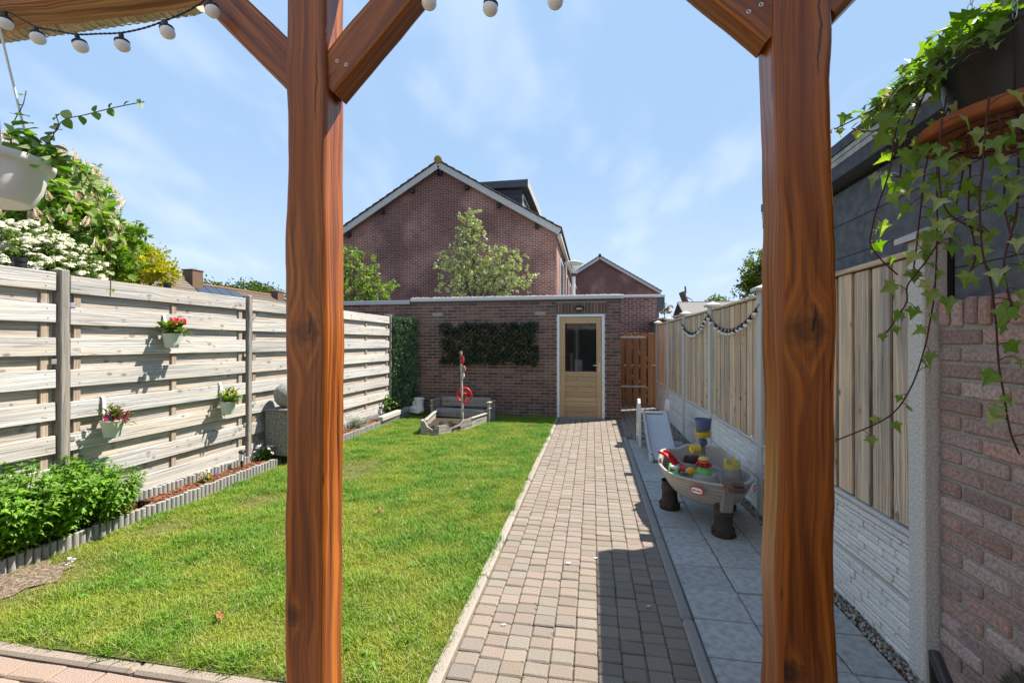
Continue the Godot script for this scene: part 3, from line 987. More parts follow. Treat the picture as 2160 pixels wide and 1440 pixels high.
# ---------------------------------------------------------------- fences and walls
func left_fence() -> void:
	var o := thing("board_fence", "weathered silver-grey fence of overlapping horizontal boards on the left", "fence", Vector3(-3.85, 0, 0))
	var posts := [-0.88, -2.73, -4.57, -6.42, -8.25]
	for i in 5:
		var b := MB.new()
		b.col = Color(0.5, 0.48, 0.46) * rnd(0.9, 1.05)
		var tilt := Basis(Vector3.BACK, rnd(-0.006, 0.006))
		b.box(Transform3D(tilt, Vector3(-0.02, 1.0, posts[i])), Vector3(0.075, 1.99, 0.072), 0.006, 1, Vector2(0.5, 1.6), ofs())
		b.box(Transform3D(tilt, Vector3(0.02, 1.0, posts[i] + 0.018)), Vector3(0.02, 1.98, 0.03), 0.005, 1, Vector2(0.5, 1.6), ofs())
		obj("post", b, M.silver, o)
	for i in 4:
		var z0: float = posts[i] - 0.045; var z1: float = posts[i + 1] + 0.045
		var base := 0.17 + rnd(-0.01, 0.01)
		var zm := (z0 + z1) / 2
		for q in [z0 - 0.06, zm, z1 + 0.06]:
			var b := MB.new()
			b.col = Color(0.72, 0.6, 0.5) * rnd(0.85, 1.0)
			b.bx(-0.034, -0.0165, base + 0.03, base + 1.77, q - 0.025, q + 0.025, 0.003, 1, Vector2(0.5, 1.6), ofs())
			obj("batten", b, M.silver, o)
		for k in 8:
			var b := MB.new()
			b.col = tone(0.84, 1.1, 0.03)
			var y := base + k * 0.237 + rnd(-0.004, 0.004)
			var l := z0 - z1
			b.box(Transform3D(Basis(Vector3.RIGHT, rnd(-0.0025, 0.0025)) * Basis(Vector3.BACK, rnd(-0.02, 0.02)), Vector3(-0.0075 + rnd(-0.002, 0.002), y + 0.07, zm)), Vector3(0.016, 0.132, l), 0.003, 2, Vector2(0.5 if rng.randf() < 0.5 else -0.5, 1.6), ofs())
			var bo := obj("board", b, M.silver if rng.randf() < 0.5 else M.silver2, o)
			for q in [z0 - 0.06, zm, z1 + 0.06]:
				if i > 1 or q == zm: continue
				for s in [0.035, 0.105]:
					var nb := MB.new()
					nb.col = Color(0.1, 0.09, 0.09)
					nb.ball(Vector3(0.0015, y + s, q + rnd(-0.008, 0.008)), Vector3(0.0015, 0.004, 0.004), 6, 4)
					obj("nail", nb, M.any, bo)
		for k in 7:
			var b := MB.new()
			b.col = Color(1.0, 0.93, 0.85) * rnd(0.86, 1.0)
			var y := base + k * 0.237 + 0.116
			b.box(Transform3D(Basis(Vector3.RIGHT, rnd(-0.003, 0.003)), Vector3(-0.043, y + 0.07, zm)), Vector3(0.016, 0.142, z0 - z1), 0.003, 2, Vector2(0.5 if rng.randf() < 0.5 else -0.5, 1.6), ofs())
			obj("back_board", b, M.silver2 if rng.randf() < 0.5 else M.silver, o)
		for q in [[z0 - 0.012, 1.72], [z1 + 0.02, 1.3], [z0 - 0.012, 0.72], [z1 + 0.02, 0.52]]:
			var b := MB.new()
			b.bx(0.002, 0.006, q[1], q[1] + 0.035, q[0] - 0.02, q[0] + 0.012, 0.001)
			obj("bracket", b, M.steel, o)

func right_fence() -> void:
	var o := thing("plank_fence", "light wooden plank fence with concrete posts and white stone-relief base", "fence", Vector3(1.41, 0, 0))
	var posts := [-2.25, -4.15, -5.82, -7.43, -8.95, -10.45]
	for i in 6:
		var b := MB.new()
		b.col = Color(0.62, 0.61, 0.59) * rnd(0.95, 1.05)
		b.bx(-0.03, 0.07, 0.0, 1.9, posts[i] - 0.05, posts[i] + 0.05, 0.006)
		var po := obj("concrete_post", b, M.concrete, o)
		var g := MB.new()
		g.col = Color(0.6, 0.59, 0.57)
		var c := Vector3(0.02, 1.955, posts[i])
		for k in 4:
			var a := [Vector3(-0.07, 1.915, -0.07), Vector3(-0.07, 1.915, 0.07), Vector3(0.09, 1.915, 0.07), Vector3(0.09, 1.915, -0.07)]
			var p: Vector3 = a[k] + Vector3(0, 0, posts[i]); var q: Vector3 = a[(k + 1) % 4] + Vector3(0, 0, posts[i])
			g.tri(p, q, c)
			g.quad(p - Vector3(0, 0.025, 0), q - Vector3(0, 0.025, 0), q, p)
		obj("cap", g, M.concrete, po)
	for i in 5:
		var z0: float = posts[i] - 0.05; var z1: float = posts[i + 1] + 0.05
		# two base slabs cast with a dry-stone relief
		for s in 2:
			var b := MB.new()
			b.col = Color(0.58, 0.57, 0.55)
			b.bx(0.0, 0.045, s * 0.292 - 0.03 if s == 0 else 0.292, s * 0.292 + 0.288, z1, z0, 0.004)
			var y := s * 0.292 + 0.006
			while y < s * 0.292 + 0.27:
				var rh := rnd(0.018, 0.05)
				rh = minf(rh, s * 0.292 + 0.284 - y)
				var z := z0 - 0.004
				while z > z1 + 0.03:
					var l := minf(rnd(0.06, 0.3), z - z1 - 0.003)
					b.col = Color(0.82, 0.82, 0.81) * rnd(0.9, 1.04)
					b.box(Transform3D(Basis(Vector3.UP, rnd(-0.03, 0.03)) * Basis(Vector3.BACK, rnd(-0.12, 0.12)), Vector3(-0.001 - rnd(0, 0.006), y + rh / 2, z - l / 2)), Vector3(0.016, rh - 0.004, l - 0.005), 0.004)
					z -= l
				y += rh
			obj("base_slab", b, M.concrete, o)
		var cb := MB.new()
		cb.col = Color(0.62, 0.61, 0.59)
		cb.bx(-0.02, 0.06, 0.584, 0.606, z1, z0, 0.005)
		obj("base_coping", cb, M.concrete, o)
		var n := int(round((z0 - z1) / 0.166))
		var pw := (z0 - z1) / n
		for k in n:
			var b := MB.new()
			b.col = tone(0.76, 1.12, 0.05)
			var zc := z0 - (k + 0.5) * pw
			b.box(Transform3D(Basis(Vector3.UP, rnd(-0.02, 0.02)), Vector3(0.008, 1.222 + rnd(-0.004, 0.004), zc)), Vector3(0.017, 1.22, pw - 0.03), 0.003, 1, Vector2(0.5 if rng.randf() < 0.5 else -0.5, 1.6), ofs())
			obj("plank", b, M.plank if rng.randf() < 0.5 else M.plank2, o)
			b = MB.new()
			b.col = Color(0.8, 0.6, 0.48) * rnd(0.75, 0.95)
			b.bx(0.058, 0.074, 0.62, 1.84, zc - pw - 0.03 + 0.02, zc - 0.05, 0.002, 1, Vector2(0.5, 1.6), ofs())
			obj("back_plank", b, M.plank, o)
		for y in [0.72, 1.21, 1.74]:
			var b := MB.new()
			b.col = Color(0.8, 0.62, 0.5)
			b.bx(0.018, 0.056, y, y + 0.07, z1, z0, 0.003, 2, Vector2(0.5, 1.6), ofs())
			obj("rail", b, M.plank, o)
		var b2 := MB.new()
		b2.col = Color(0.86, 0.88, 0.9)
		b2.box(Transform3D(Basis(Vector3.BACK, 0.08), Vector3(0.035, 1.858, (z0 + z1) / 2)), Vector3(0.1, 0.026, z0 - z1), 0.004, 2, Vector2(0.5, 1.6), ofs())
		obj("coping", b2, M.plank, o)

func near_wall() -> void:
	var o := thing("brick_wall", "old reddish garden wall of rough bricks with soldier course at far right", "wall", Vector3(1.43, 0, 0))
	var tones := [[0.44, 0.3, 0.26], [0.41, 0.285, 0.255], [0.49, 0.375, 0.345], [0.38, 0.275, 0.245], [0.47, 0.31, 0.265]]
	var b := MB.new()
	b.bx(0.011, 0.2, -0.05, 1.6, 1.0, -2.19)
	obj("mortar_wall", b, M.mortar, o)
	for row in 22:
		var y0 := row * 0.0686 + 0.006
		var z := -2.19 + (0.1 if row % 2 else 0.0) - 0.1
		while z < -0.9:
			var za := maxf(z, -2.19); var zb := z + 0.203
			z += 0.217
			if zb - za < 0.05: continue
			var g := MB.new()
			var t: Array = tones[rng.randi() % 5]
			var f := rnd(0.8, 1.15)
			g.col = Color(t[0] * f, t[1] * f, t[2] * f)
			g.box(Transform3D(Basis(Vector3.UP, rnd(-0.012, 0.012)) * Basis(Vector3.RIGHT, rnd(-0.014, 0.014)), Vector3(0.055 + rnd(-0.003, 0.003), y0 + 0.0275, (za + zb) / 2)), Vector3(0.11, rnd(0.052, 0.057), zb - za), rnd(0.005, 0.009))
			obj("brick", g, M.oldbrick, o)
	var z := -2.19
	while z < -0.9:
		var g := MB.new()
		var t: Array = tones[rng.randi() % 5]
		g.col = Color(t[0], t[1], t[2]) * rnd(0.85, 1.1)
		g.box(Transform3D(Basis(Vector3.RIGHT, rnd(-0.04, 0.04)), Vector3(0.1 + rnd(-0.004, 0.004), 1.572 + rnd(-0.006, 0.006), z + 0.026)), Vector3(0.205, 0.108, 0.052), 0.008)
		obj("brick", g, M.oldbrick, o)
		z += 0.066

func neighbour_extension() -> void:
	var o := thing("dark_extension", "dark grey panelled neighbouring extension rising behind the right fence", "building", Vector3(1.48, 0, 0))
	var z0 := 1.4; var z1 := -4.05
	var b := MB.new()
	b.col = Color(0.03, 0.03, 0.033)
	b.bx(0.012, 3.2, 0.0, 2.38, z1 + 0.01, z0)
	obj("core_wall", b, M.any, o)
	for k in 9:
		var g := MB.new()
		g.col = Color(0.115, 0.125, 0.145) * rnd(0.94, 1.05)
		g.bx(-0.004, 0.02, 0.56 + k * 0.2 + 0.003, 0.56 + (k + 1) * 0.2, z1, z0, 0.002)
		obj("cladding_panel", g, M.any, o)
	for q in [[-0.1, 2.54, 2.6, 0.075, 0.085, 0.105], [-0.095, 2.51, 2.537, 0.42, 0.44, 0.45], [-0.093, 2.475, 2.506, 0.42, 0.44, 0.45], [-0.088, 2.4, 2.472, 0.08, 0.09, 0.11]]:
		var g := MB.new()
		g.col = Color(q[3], q[4], q[5])
		g.bx(q[0], 3.2, q[1], q[2], z1 - 0.03, z0, 0.002)
		obj("roof_trim", g, M.any, o)
	b = MB.new()
	b.col = Color(0.006, 0.006, 0.007)  # near-black sheet painted for the shade inside a guessed opening
	b.bx(-0.012, -0.005, 0.0, 1.86, -2.48, -2.17)
	obj("opening_shade", b, M.any, o)

# ---------------------------------------------------------------- pergola
func timber(p0: Vector3, p1: Vector3, side: Vector3, w: float, dp: float, sd: float, wob := 0.006, rad := 0.015, twist := 0.0) -> MB:
	# hewn timber: rounded section, edges that waver along its length
	var b := MB.new()
	var d := (p1 - p0).normalized()
	var back := d.cross(side).normalized()
	var ln := p0.distance_to(p1)
	var steps := int(ln / 0.035)
	var rings := []
	for i in steps + 1:
		var s := ln * i / steps
		var l := -w / 2 - wob * nz.get_noise_2d(s * 1.1, sd) * 2.0 - wob * 0.3 * nz.get_noise_2d(s * 4.0, sd + 3.0)
		var r := w / 2 + wob * nz.get_noise_2d(s * 1.1, sd + 9.0) * 2.0 + wob * 0.3 * nz.get_noise_2d(s * 4.0, sd + 13.0)
		var f := -dp / 2 - wob * 0.5 * nz.get_noise_2d(s * 2.0, sd + 20.0); var k := dp / 2 + wob * 0.5 * nz.get_noise_2d(s * 2.0, sd + 30.0)
		var ring := []
		var corners := [[l, f, 1, 1], [r, f, -1, 1], [r, k, -1, -1], [l, k, 1, -1]]
		for ci in 4:
			var q: Array = corners[ci]
			var rr: float = rad * (1.0 + 0.5 * nz.get_noise_2d(s * 3.0, sd + 40.0 + ci * 5.0))
			for a in 4:
				var an := PI + ci * PI / 2 + a * PI / 6
				var cx: float = q[0] + q[2] * rr; var cy: float = q[1] + q[3] * rr
				ring.append(p0 + d * s + side * (cx + cos(an) * rr) + back * (cy + sin(an) * rr))
			var nx: Array = corners[(ci + 1) % 4]
			for a in [0.03, 0.5, 0.97]:
				var m := Vector2(lerpf(q[0] + q[2] * rr * (1.0 if ci % 2 == 0 else 0.0), nx[0] + nx[2] * rr * (1.0 if ci % 2 == 0 else 0.0), a), lerpf(q[1] + q[3] * rr * (0.0 if ci % 2 == 0 else 1.0), nx[1] + nx[3] * rr * (0.0 if ci % 2 == 0 else 1.0), a))
				ring.append(p0 + d * s + side * m.x + back * m.y)
		rings.append(ring)
	b.ring_strip(rings, true, 0.355, (w + dp) * 2.0 * 1.6)
	for e in [0, steps]:
		for j in range(1, rings[e].size() - 1):
			b.tri(rings[e][0], rings[e][j], rings[e][j + 1])
	return b

func screw(b: MB, p: Vector3) -> void:
	b.lathe([Vector2(0.0065, 0), Vector2(0.0062, 0.0015), Vector2(0.0038, 0.002), Vector2(0.0032, -0.002), Vector2(0.0005, -0.002)], 12, Transform3D(Basis(Vector3.RIGHT, PI / 2), p))

func pergola() -> void:
	var o := thing("timber_pergola", "oiled timber pergola with two rough posts and knee braces in foreground", "pergola", Vector3(0, 0, -1.465))
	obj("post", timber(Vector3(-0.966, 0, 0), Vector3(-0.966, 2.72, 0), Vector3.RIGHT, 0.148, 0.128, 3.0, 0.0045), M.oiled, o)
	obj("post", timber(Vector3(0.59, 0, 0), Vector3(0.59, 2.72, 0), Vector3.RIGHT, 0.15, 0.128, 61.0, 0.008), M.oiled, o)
	obj("beam", timber(Vector3(-3.75, 2.845, 0), Vector3(2.1, 2.845, 0), Vector3.UP, 0.18, 0.12, 80.0, 0.012), M.rawbeam, o)
	var i := 0
	for q in [[-0.9, 1, 2.32, 0.0], [-1.03, -1, 2.36, 0.0], [0.52, -1, 2.33, 0.012], [0.66, 1, 2.4, -0.012]]:
		var s: float = q[1]
		var a := Vector3(q[0] + s * 0.045 - s * 0.06, q[2] + 0.045 - 0.06 + 0.045, q[3])
		var e := a + Vector3(s, 1.0, 0) * (2.74 - a.y)
		var side := Vector3(s, -1.0, 0).normalized()
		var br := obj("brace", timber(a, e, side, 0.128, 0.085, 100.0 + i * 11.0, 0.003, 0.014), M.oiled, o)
		for k in 2:
			if i == 1 or i == 3: continue
			var b := MB.new()
			var p := a + Vector3(s, 1, 0).normalized() * (0.085 + k * 0.012) + side * (-0.005 + k * 0.035)
			screw(b, Vector3(p.x, p.y, q[3] + 0.0435))
			obj("screw", b, M.steel, br)
		i += 1
	for x in [-3.4, -2.3, -0.35, 0.9, 1.9]:
		obj("rafter", timber(Vector3(x, 2.97, -0.25), Vector3(x, 2.97, 3.6), Vector3.UP, 0.14, 0.06, 200.0 + x, 0.002, 0.01), M.rawbeam, o)
	# rolled reed mat lying on the beam's far edge
	var rm := thing("reed_mat", "rolled straw reed mat lying on the pergola beam at upper left", "reed mat", Vector3(0, 0, -1.465))
	var b := MB.new()
	var pts := []; var rad := []
	for k in 130:
		var x := -4.2 + k * 0.02
		pts.append(Vector3(x, 2.885 + 0.006 * nz.get_noise_1d(x * 5.0), -0.17 + 0.004 * nz.get_noise_1d(x * 9.0)))
		rad.append(0.046 + 0.004 * nz.get_noise_2d(x * 14.0, 3.0))
	b.col = Color(0.6, 0.51, 0.34)
	b.tube(pts, rad, 14)
	obj("reed_roll", b, M.any, rm)
	b = MB.new()
	for k in 2600:
		var x := rnd(-4.2, -1.62); var a := rnd(0, TAU)
		var p := Vector3(x, 2.885 + sin(a) * 0.048, -0.17 + cos(a) * 0.048)
		var f := rnd(0.5, 1.3)
		b.col = Color(0.66, 0.56, 0.38) * f if rng.randf() < 0.88 else Color(0.16, 0.13, 0.08)
		var d := Vector3(rnd(-0.4, 0.4), -sin(a - PI / 2), cos(a + PI / 2) * 1.0).normalized()
		d = (Vector3(0, cos(a), -sin(a)) + Vector3(rnd(-0.5, 0.5), rnd(-0.2, 0.2), rnd(-0.2, 0.2))).normalized()
		b.leaf4(p, d, Vector3.RIGHT, rnd(0.012, 0.028), 0.003)
	var fs := obj("reed_fibres", b, M.any, rm)
	fs.set_meta("kind", "stuff")
	for k in 62:
		b = MB.new()
		var x := -4.16 + k * 0.041
		var ring := []
		for j in 15:
			var a := TAU * j / 14
			ring.append(Vector3(x + 0.014 * sin(a), 2.885 + sin(a) * 0.05, -0.17 + cos(a) * 0.05))
		b.col = Color(0.78, 0.72, 0.58)
		b.tube(ring, [0.003], 4, false)
		obj("binding", b, M.any, rm)
	# added unseen house wall behind the camera, kept pale to bounce light forward
	var h := thing("added_house_wall", "added unseen pale house wall bouncing light from behind the terrace", "house", Vector3(0, 0, 3.4))
	b = MB.new()
	b.col = Color(0.74, 0.71, 0.66)
	b.bx(-7, 2.2, 0, 5.4, 0, 0.3)
	obj("wall", b, M.any, h)
	b = MB.new()
	b.bx(-2.0, 0.6, 0, 2.2, -0.03, -0.001)
	obj("door_frame", b, M.white, h)
	b = MB.new()
	b.col = Color(0.04, 0.045, 0.05)
	for x in [-1.9, -0.65]:
		b.bx(x, x + 1.15, 0.1, 2.1, -0.04, -0.031)
	obj("pane", b, mat(Color.WHITE, 0.1), h)
	string_lights()

func bulb_on(parent: Node3D, p: Vector3, down: Vector3, s := 1.0) -> void:
	var y := -down.normalized()
	var x := y.cross(Vector3.BACK).normalized()
	var xf := Transform3D(Basis(x, y, x.cross(y)).scaled(Vector3.ONE * s), p)
	var b := MB.new()
	var prof := []
	for i in 9:
		var a := -PI / 2 + PI * 0.82 * i / 8
		prof.append(Vector2(maxf(cos(a) * 0.024, 0.0004), sin(a) * 0.0215 - 0.047))
	b.lathe(prof, 16, xf)
	var o := obj("bulb", b, M.bulb, parent)
	b = MB.new()
	b.lathe([Vector2(0.0225, -0.041), Vector2(0.0235, -0.031), Vector2(0.02, -0.028), Vector2(0.0085, -0.024), Vector2(0.0075, 0.0), Vector2(0.001, 0.002)], 14, xf)
	obj("socket", b, M.black, o)

func wire(parent: Node3D, pts: Array, r: float) -> void:
	# two twisted strands
	var c := Curve3D.new()
	for i in pts.size():
		var t: Vector3 = (pts[mini(i + 1, pts.size() - 1)] - pts[maxi(i - 1, 0)]) / 6.0
		c.add_point(pts[i], -t, t)
	c.bake_interval = 0.01
	var len := c.get_baked_length()
	var b := MB.new()
	for s in 2:
		var line := []
		var n := int(len / 0.01)
		for i in n + 1:
			var f := len * i / n
			var p := c.sample_baked(f)
			var a := f * 150.0 + s * PI
			line.append(p + Vector3(0, cos(a), sin(a)) * r * 0.75)
		b.tube(line, [r], 5, false)
	obj("cable", b, M.cable, parent)

func string_lights() -> void:
	var o := thing("string_lights", "black cable with white globe bulbs strung along the pergola beam", "string lights", Vector3.ZERO)
	wire(o, [Vector3(-2.569, 2.828, -1.375), Vector3(-2.412, 2.742, -1.375), Vector3(-2.222, 2.723, -1.375), Vector3(-2.144, 2.685, -1.375), Vector3(-2.073, 2.647, -1.375), Vector3(-1.989, 2.623, -1.375), Vector3(-1.885, 2.596, -1.375), Vector3(-1.785, 2.586, -1.375), Vector3(-1.687, 2.578, -1.375), Vector3(-1.589, 2.583, -1.375), Vector3(-1.498, 2.599, -1.375), Vector3(-1.402, 2.622, -1.375), Vector3(-1.319, 2.658, -1.375), Vector3(-1.24, 2.708, -1.375)], 0.0022)
	for p in [Vector3(-2.412, 2.742, -1.375), Vector3(-2.222, 2.723, -1.375), Vector3(-2.073, 2.645, -1.375), Vector3(-1.885, 2.596, -1.375), Vector3(-1.687, 2.576, -1.375), Vector3(-1.498, 2.597, -1.375), Vector3(-1.319, 2.654, -1.375)]:
		bulb_on(o, p, Vector3(rnd(0.1, 0.35), -1, rnd(-0.1, 0.1)))
	wire(o, [Vector3(-0.847, 2.755, -1.375), Vector3(-0.746, 2.701, -1.375), Vector3(-0.511, 2.586, -1.375), Vector3(-0.409, 2.558, -1.375), Vector3(-0.306, 2.538, -1.375), Vector3(-0.207, 2.53, -1.375), Vector3(-0.106, 2.535, -1.375), Vector3(0.069, 2.567, -1.375), Vector3(0.229, 2.619, -1.375)], 0.0022)
	for p in [Vector3(-0.511, 2.583, -1.375), Vector3(-0.306, 2.536, -1.375), Vector3(-0.106, 2.532, -1.375)]:
		bulb_on(o, p, Vector3(rnd(-0.15, 0.15), -1, rnd(-0.1, 0.1)))
	# the same kind of lights on the right fence, two swags between its posts
	var q := thing("string_lights", "black cable with white globe bulbs sagging along the right plank fence", "string lights", Vector3.ZERO)
	for sp in [[-7.43, 1.77, -5.82, 1.81, 0.19, 14], [-5.82, 1.81, -4.1, 1.78, 0.2, 14]]:
		var line := []
		for i in 13:
			var t := i / 12.0
			line.append(Vector3(1.372, lerpf(sp[1], sp[3], t) - sp[4] * 4.0 * t * (1.0 - t), lerpf(sp[0], sp[2], t)))
		wire(q, line, 0.0025)
		for i in int(sp[5]):
			var t: float = (i + rnd(0.2, 0.8)) / sp[5]
			bulb_on(q, Vector3(1.368, lerpf(sp[1], sp[3], t) - sp[4] * 4.0 * t * (1.0 - t), lerpf(sp[0], sp[2], t)), Vector3(rnd(-0.15, 0.05), -1, rnd(-0.3, 0.3)), 1.0)

# ---------------------------------------------------------------- houses beyond the garden
func gable_house(at: Vector3, hw: float, eave: float, ridge: float, ln: float, label: String, detail: bool, board: Color) -> Node3D:
	var o := thing("brick_house", label, "house", at, 0.0, "brick houses beyond the garden")
	var b := MB.new()
	# walls with thickness
	var f := [Vector3(-hw, 0, 0), Vector3(hw, 0, 0), Vector3(hw, eave, 0), Vector3(0, ridge, 0), Vector3(-hw, eave, 0)]
	b.quad(f[0], f[1], f[2], f[4]); b.tri(f[4], f[2], f[3])
	b.quad(Vector3(hw, 0, 0), Vector3(hw, 0, -ln), Vector3(hw, eave, -ln), Vector3(hw, eave, 0))
	b.quad(Vector3(-hw, 0, -ln), Vector3(-hw, 0, 0), Vector3(-hw, eave, 0), Vector3(-hw, eave, -ln))
	var k := Vector3(0, 0, -ln)
	b.quad(f[1] + k, f[0] + k, f[4] + k, f[2] + k); b.tri(f[2] + k, f[4] + k, f[3] + k)
	obj("wall", b, M.farbrick, o)
	var ov := 0.12
	var rise := (ridge - eave) / hw
	for s in [-1.0, 1.0]:
		var low := Vector3(s * (hw + ov), eave - ov * rise, 0)
		var top := Vector3(0, ridge, 0)
		var along := (top - low).normalized()
		var out := Vector3(-along.y * -s, along.x * -s * -1.0, 0)
		out = Vector3(s * along.y, absf(along.x), 0).normalized()
		b = MB.new()
		b.col = Color(0.07, 0.06, 0.058)
		b.bar(low + out * 0.06 + Vector3(0, 0, -ln / 2), top + out * 0.06 + Vector3(0, 0, -ln / 2), ln + 0.3, 0.07, 0.0, out)
		obj("roof_slope", b, M.rooftile, o)
		# tile courses: each a step along the verge
		var n := int(low.distance_to(top) / 0.31)
		var st := low.distance_to(top) / n
		for i in n:
			b = MB.new()
			b.col = Color(0.075, 0.063, 0.06) * rnd(0.85, 1.15)
			var p := low + along * (i * st)
			var q := p + along * (st + 0.05)
			b.bar(p + out * 0.15 + Vector3(0, 0, -ln / 2), q + out * 0.12 + Vector3(0, 0, -ln / 2), ln + 0.5, 0.05, 0.012, out)
			obj("tile_course", b, M.rooftile, o)
		# white verge boards in three lengths
		var cuts := [0.0, 0.36, 0.72, 1.0]
		for i in 3:
			b = MB.new()
			b.col = board * rnd(0.92, 1.04)
			var p := low.lerp(top, cuts[i]); var q := low.lerp(top, cuts[i + 1])
			b.bar(p + out * 0.0 + Vector3(0, 0, 0.19), q + out * 0.0 + Vector3(0, 0, 0.19), 0.04, 0.21, 0.004, out)
			obj("verge_board", b, M.stone, o)
		if detail:
			for q in [0.16, 0.47, 0.74, 0.97]:
				b = MB.new()
				b.col = Color(0.03, 0.028, 0.026)
				var p := low.lerp(top, q) - out * 0.19
				b.bx(p.x - 0.06, p.x + 0.06, p.y - 0.08, p.y + 0.08, 0.003, 0.16)
				obj("purlin_end", b, M.any, o)
		b = MB.new()
		b.col = Color(0.5, 0.5, 0.49)
		b.bx(low.x - 0.07 - s * 0.02, low.x + 0.07 - s * 0.02, low.y - 0.17, low.y - 0.05, -ln, 0.1, 0.02)
		obj("gutter", b, M.any, o)
	b = MB.new()
	b.col = Color(0.1, 0.085, 0.07)
	var rp := []
	for i in 12: rp.append(Vector3(0, ridge + 0.17, 0.25 - i * (ln + 0.4) / 11.0))
	b.tube(rp, [0.11], 10)
	obj("ridge_tiles", b, M.rooftile, o)
	return o

func pane_on(o: Node3D, x: float, z0: float, z1: float, y0: float, y1: float, frame := Color(0.7, 0.7, 0.7)) -> void:
	# a window in a wall that faces +x
	var b := MB.new()
	b.col = frame
	b.bx(x - 0.02, x + 0.035, y0, y1, z0, z1, 0.01)
	var w := obj("window", b, M.any, o)
	b = MB.new()
	b.col = Color(0.05, 0.06, 0.07)
	var zm := (z0 + z1) / 2
	b.bx(x + 0.036, x + 0.04, y0 + 0.07, y1 - 0.07, z0 - 0.07, zm + 0.04)
	b.bx(x + 0.036, x + 0.04, y0 + 0.07, y1 - 0.07, zm - 0.04, z1 + 0.07)
	obj("pane", b, mat(Color.WHITE, 0.08), w)

func far_houses() -> void:
	var h := gable_house(Vector3(-5.42, 0, -15.7), 4.2, 5.32, 7.82, 15.0, "large dark brick house with white verge boards and grey dormer", true, Color(0.62, 0.63, 0.62))
	var b := MB.new()
	b.col = Color(0.34, 0.24, 0.08)
	b.ball(Vector3(0, 8.0, 0.24), Vector3(0.15, 0.15, 0.06), 12, 8)
	obj("ridge_end", b, M.stone, h)
	for z in [-1.6, -5.2, -9.0]:
		pane_on(h, 4.2, z, z - 1.7, 2.9, 4.7)
	b = MB.new()
	b.col = Color(0.55, 0.55, 0.55)
	b.tube([Vector3(4.27, 0, -4.2), Vector3(4.27, 5.0, -4.2)], [0.05], 8)
	obj("downpipe", b, M.any, h)
	# dormer on the right slope
	var dm := Node3D.new()
	dm.name = "dormer"
	h.add_child(dm)
	b = MB.new()
	b.col = Color(0.05, 0.058, 0.07)
	b.bx(0.4, 2.75, 5.5, 7.37, -5.6, -1.5)
	obj("dormer_core", b, M.any, dm)
	for i in 9:
		b = MB.new()
		b.col = Color(0.058, 0.068, 0.082) * rnd(0.92, 1.08)
		b.bx(0.4, 2.76, 5.57 + i * 0.2, 5.57 + i * 0.2 + 0.192, -1.5, -1.47, 0.008)
		obj("cladding_board", b, M.any, dm)
	b = MB.new()
	b.col = Color(0.09, 0.1, 0.11)
	b.bx(0.0, 3.0, 7.38, 7.66, -5.9, -1.3, 0.01)
	obj("flat_roof", b, M.any, dm)
	b = MB.new()
	b.col = Color(0.4, 0.41, 0.42)
	b.bx(3.002, 3.03, 7.36, 7.67, -5.9, -1.28)
	obj("roof_edge", b, M.any, dm)
	pane_on(dm, 2.76, -1.6, -3.4, 6.0, 7.2)
	pane_on(dm, 2.76, -3.5, -5.3, 6.0, 7.2)
	gable_house(Vector3(0.55, 0, -35.0), 4.3, 5.25, 7.9, 10.0, "smaller brick gable house seen far behind the street lamp", false, Color(0.68, 0.68, 0.67))
	# flat-roofed brick annex behind the gate
	var a := thing("brick_annex", "flat roofed brick annex with thin white trim behind the garden gate", "building", Vector3(0, 0, -13.0))
	b = MB.new()
	b.bx(-3.0, 1.74, 0, 2.72, -3.0, 0)
	obj("wall", b, M.farbrick, a)
	b = MB.new()
	b.col = Color(0.7, 0.71, 0.72)
	b.bx(-3.0, 1.96, 2.72, 2.79, -3.2, 0.05, 0.006)
	obj("roof_trim", b, M.any, a)
	b = MB.new()
	b.col = Color(0.11, 0.12, 0.125)
	b.plate(PackedVector2Array([Vector2(1.742, 2.3), Vector2(1.742, 2.719), Vector2(1.95, 2.719), Vector2(1.95, 2.42)]), 3.0, Transform3D(Basis.IDENTITY, Vector3(0, 0, -1.5)))
	obj("eave_box", b, M.any, a)
	# neighbour's little shed and roofs over the right fence
	var s := thing("garden_shed", "small grey-green garden shed with sloping felt roof beyond the gate", "shed", Vector3(1.62, 0, -11.6))
	b = MB.new()
	b.col = Color(0.2, 0.23, 0.23)
	b.bx(0.0, 0.3, 0, 2.0, -2.2, 0)
	for i in 7: b.bx(0.02 + i * 0.04, 0.045 + i * 0.04, 0.0, 2.0, 0.0, 0.012)
	obj("wall", b, M.any, s)
	b = MB.new()
	b.col = Color(0.62, 0.5, 0.34)
	b.bx(0.36, 0.5, 0, 2.02, -0.1, 0.0, 0.005)
	obj("corner_post", b, M.any, s)
	b = MB.new()
	b.col = Color(0.3, 0.3, 0.31)
	b.box(Transform3D(Basis(Vector3.BACK, 0.14), Vector3(1.0, 2.18, -1.1)), Vector3(2.2, 0.05, 2.6), 0.01)
	obj("roof", b, M.stone, s)
	s = thing("garden_shed", "low pitched grey roof peeping over the right fence", "shed", Vector3(2.6, 0, -13.8))
	b = MB.new()
	b.col = Color(0.22, 0.21, 0.2)
	b.bx(0.2, 3.0, 0, 2.1, -2.0, 0)
	obj("wall", b, M.any, s)
	for sg in [-1.0, 1.0]:
		b = MB.new()
		b.col = Color(0.27, 0.27, 0.28)
		b.box(Transform3D(Basis(Vector3.RIGHT, sg * 0.42), Vector3(1.6, 2.42, -1.0 + sg * 0.62)), Vector3(3.2, 0.06, 1.45), 0.01)
		obj("roof_slope", b, M.rooftile, s)
	# row of tiled roofs beyond the left fence
	row_house(Vector3(-28, 0, -14.0), 6.2, 12.6, "grey tiled roof rising behind the left fence beside the yellow tree", 0)
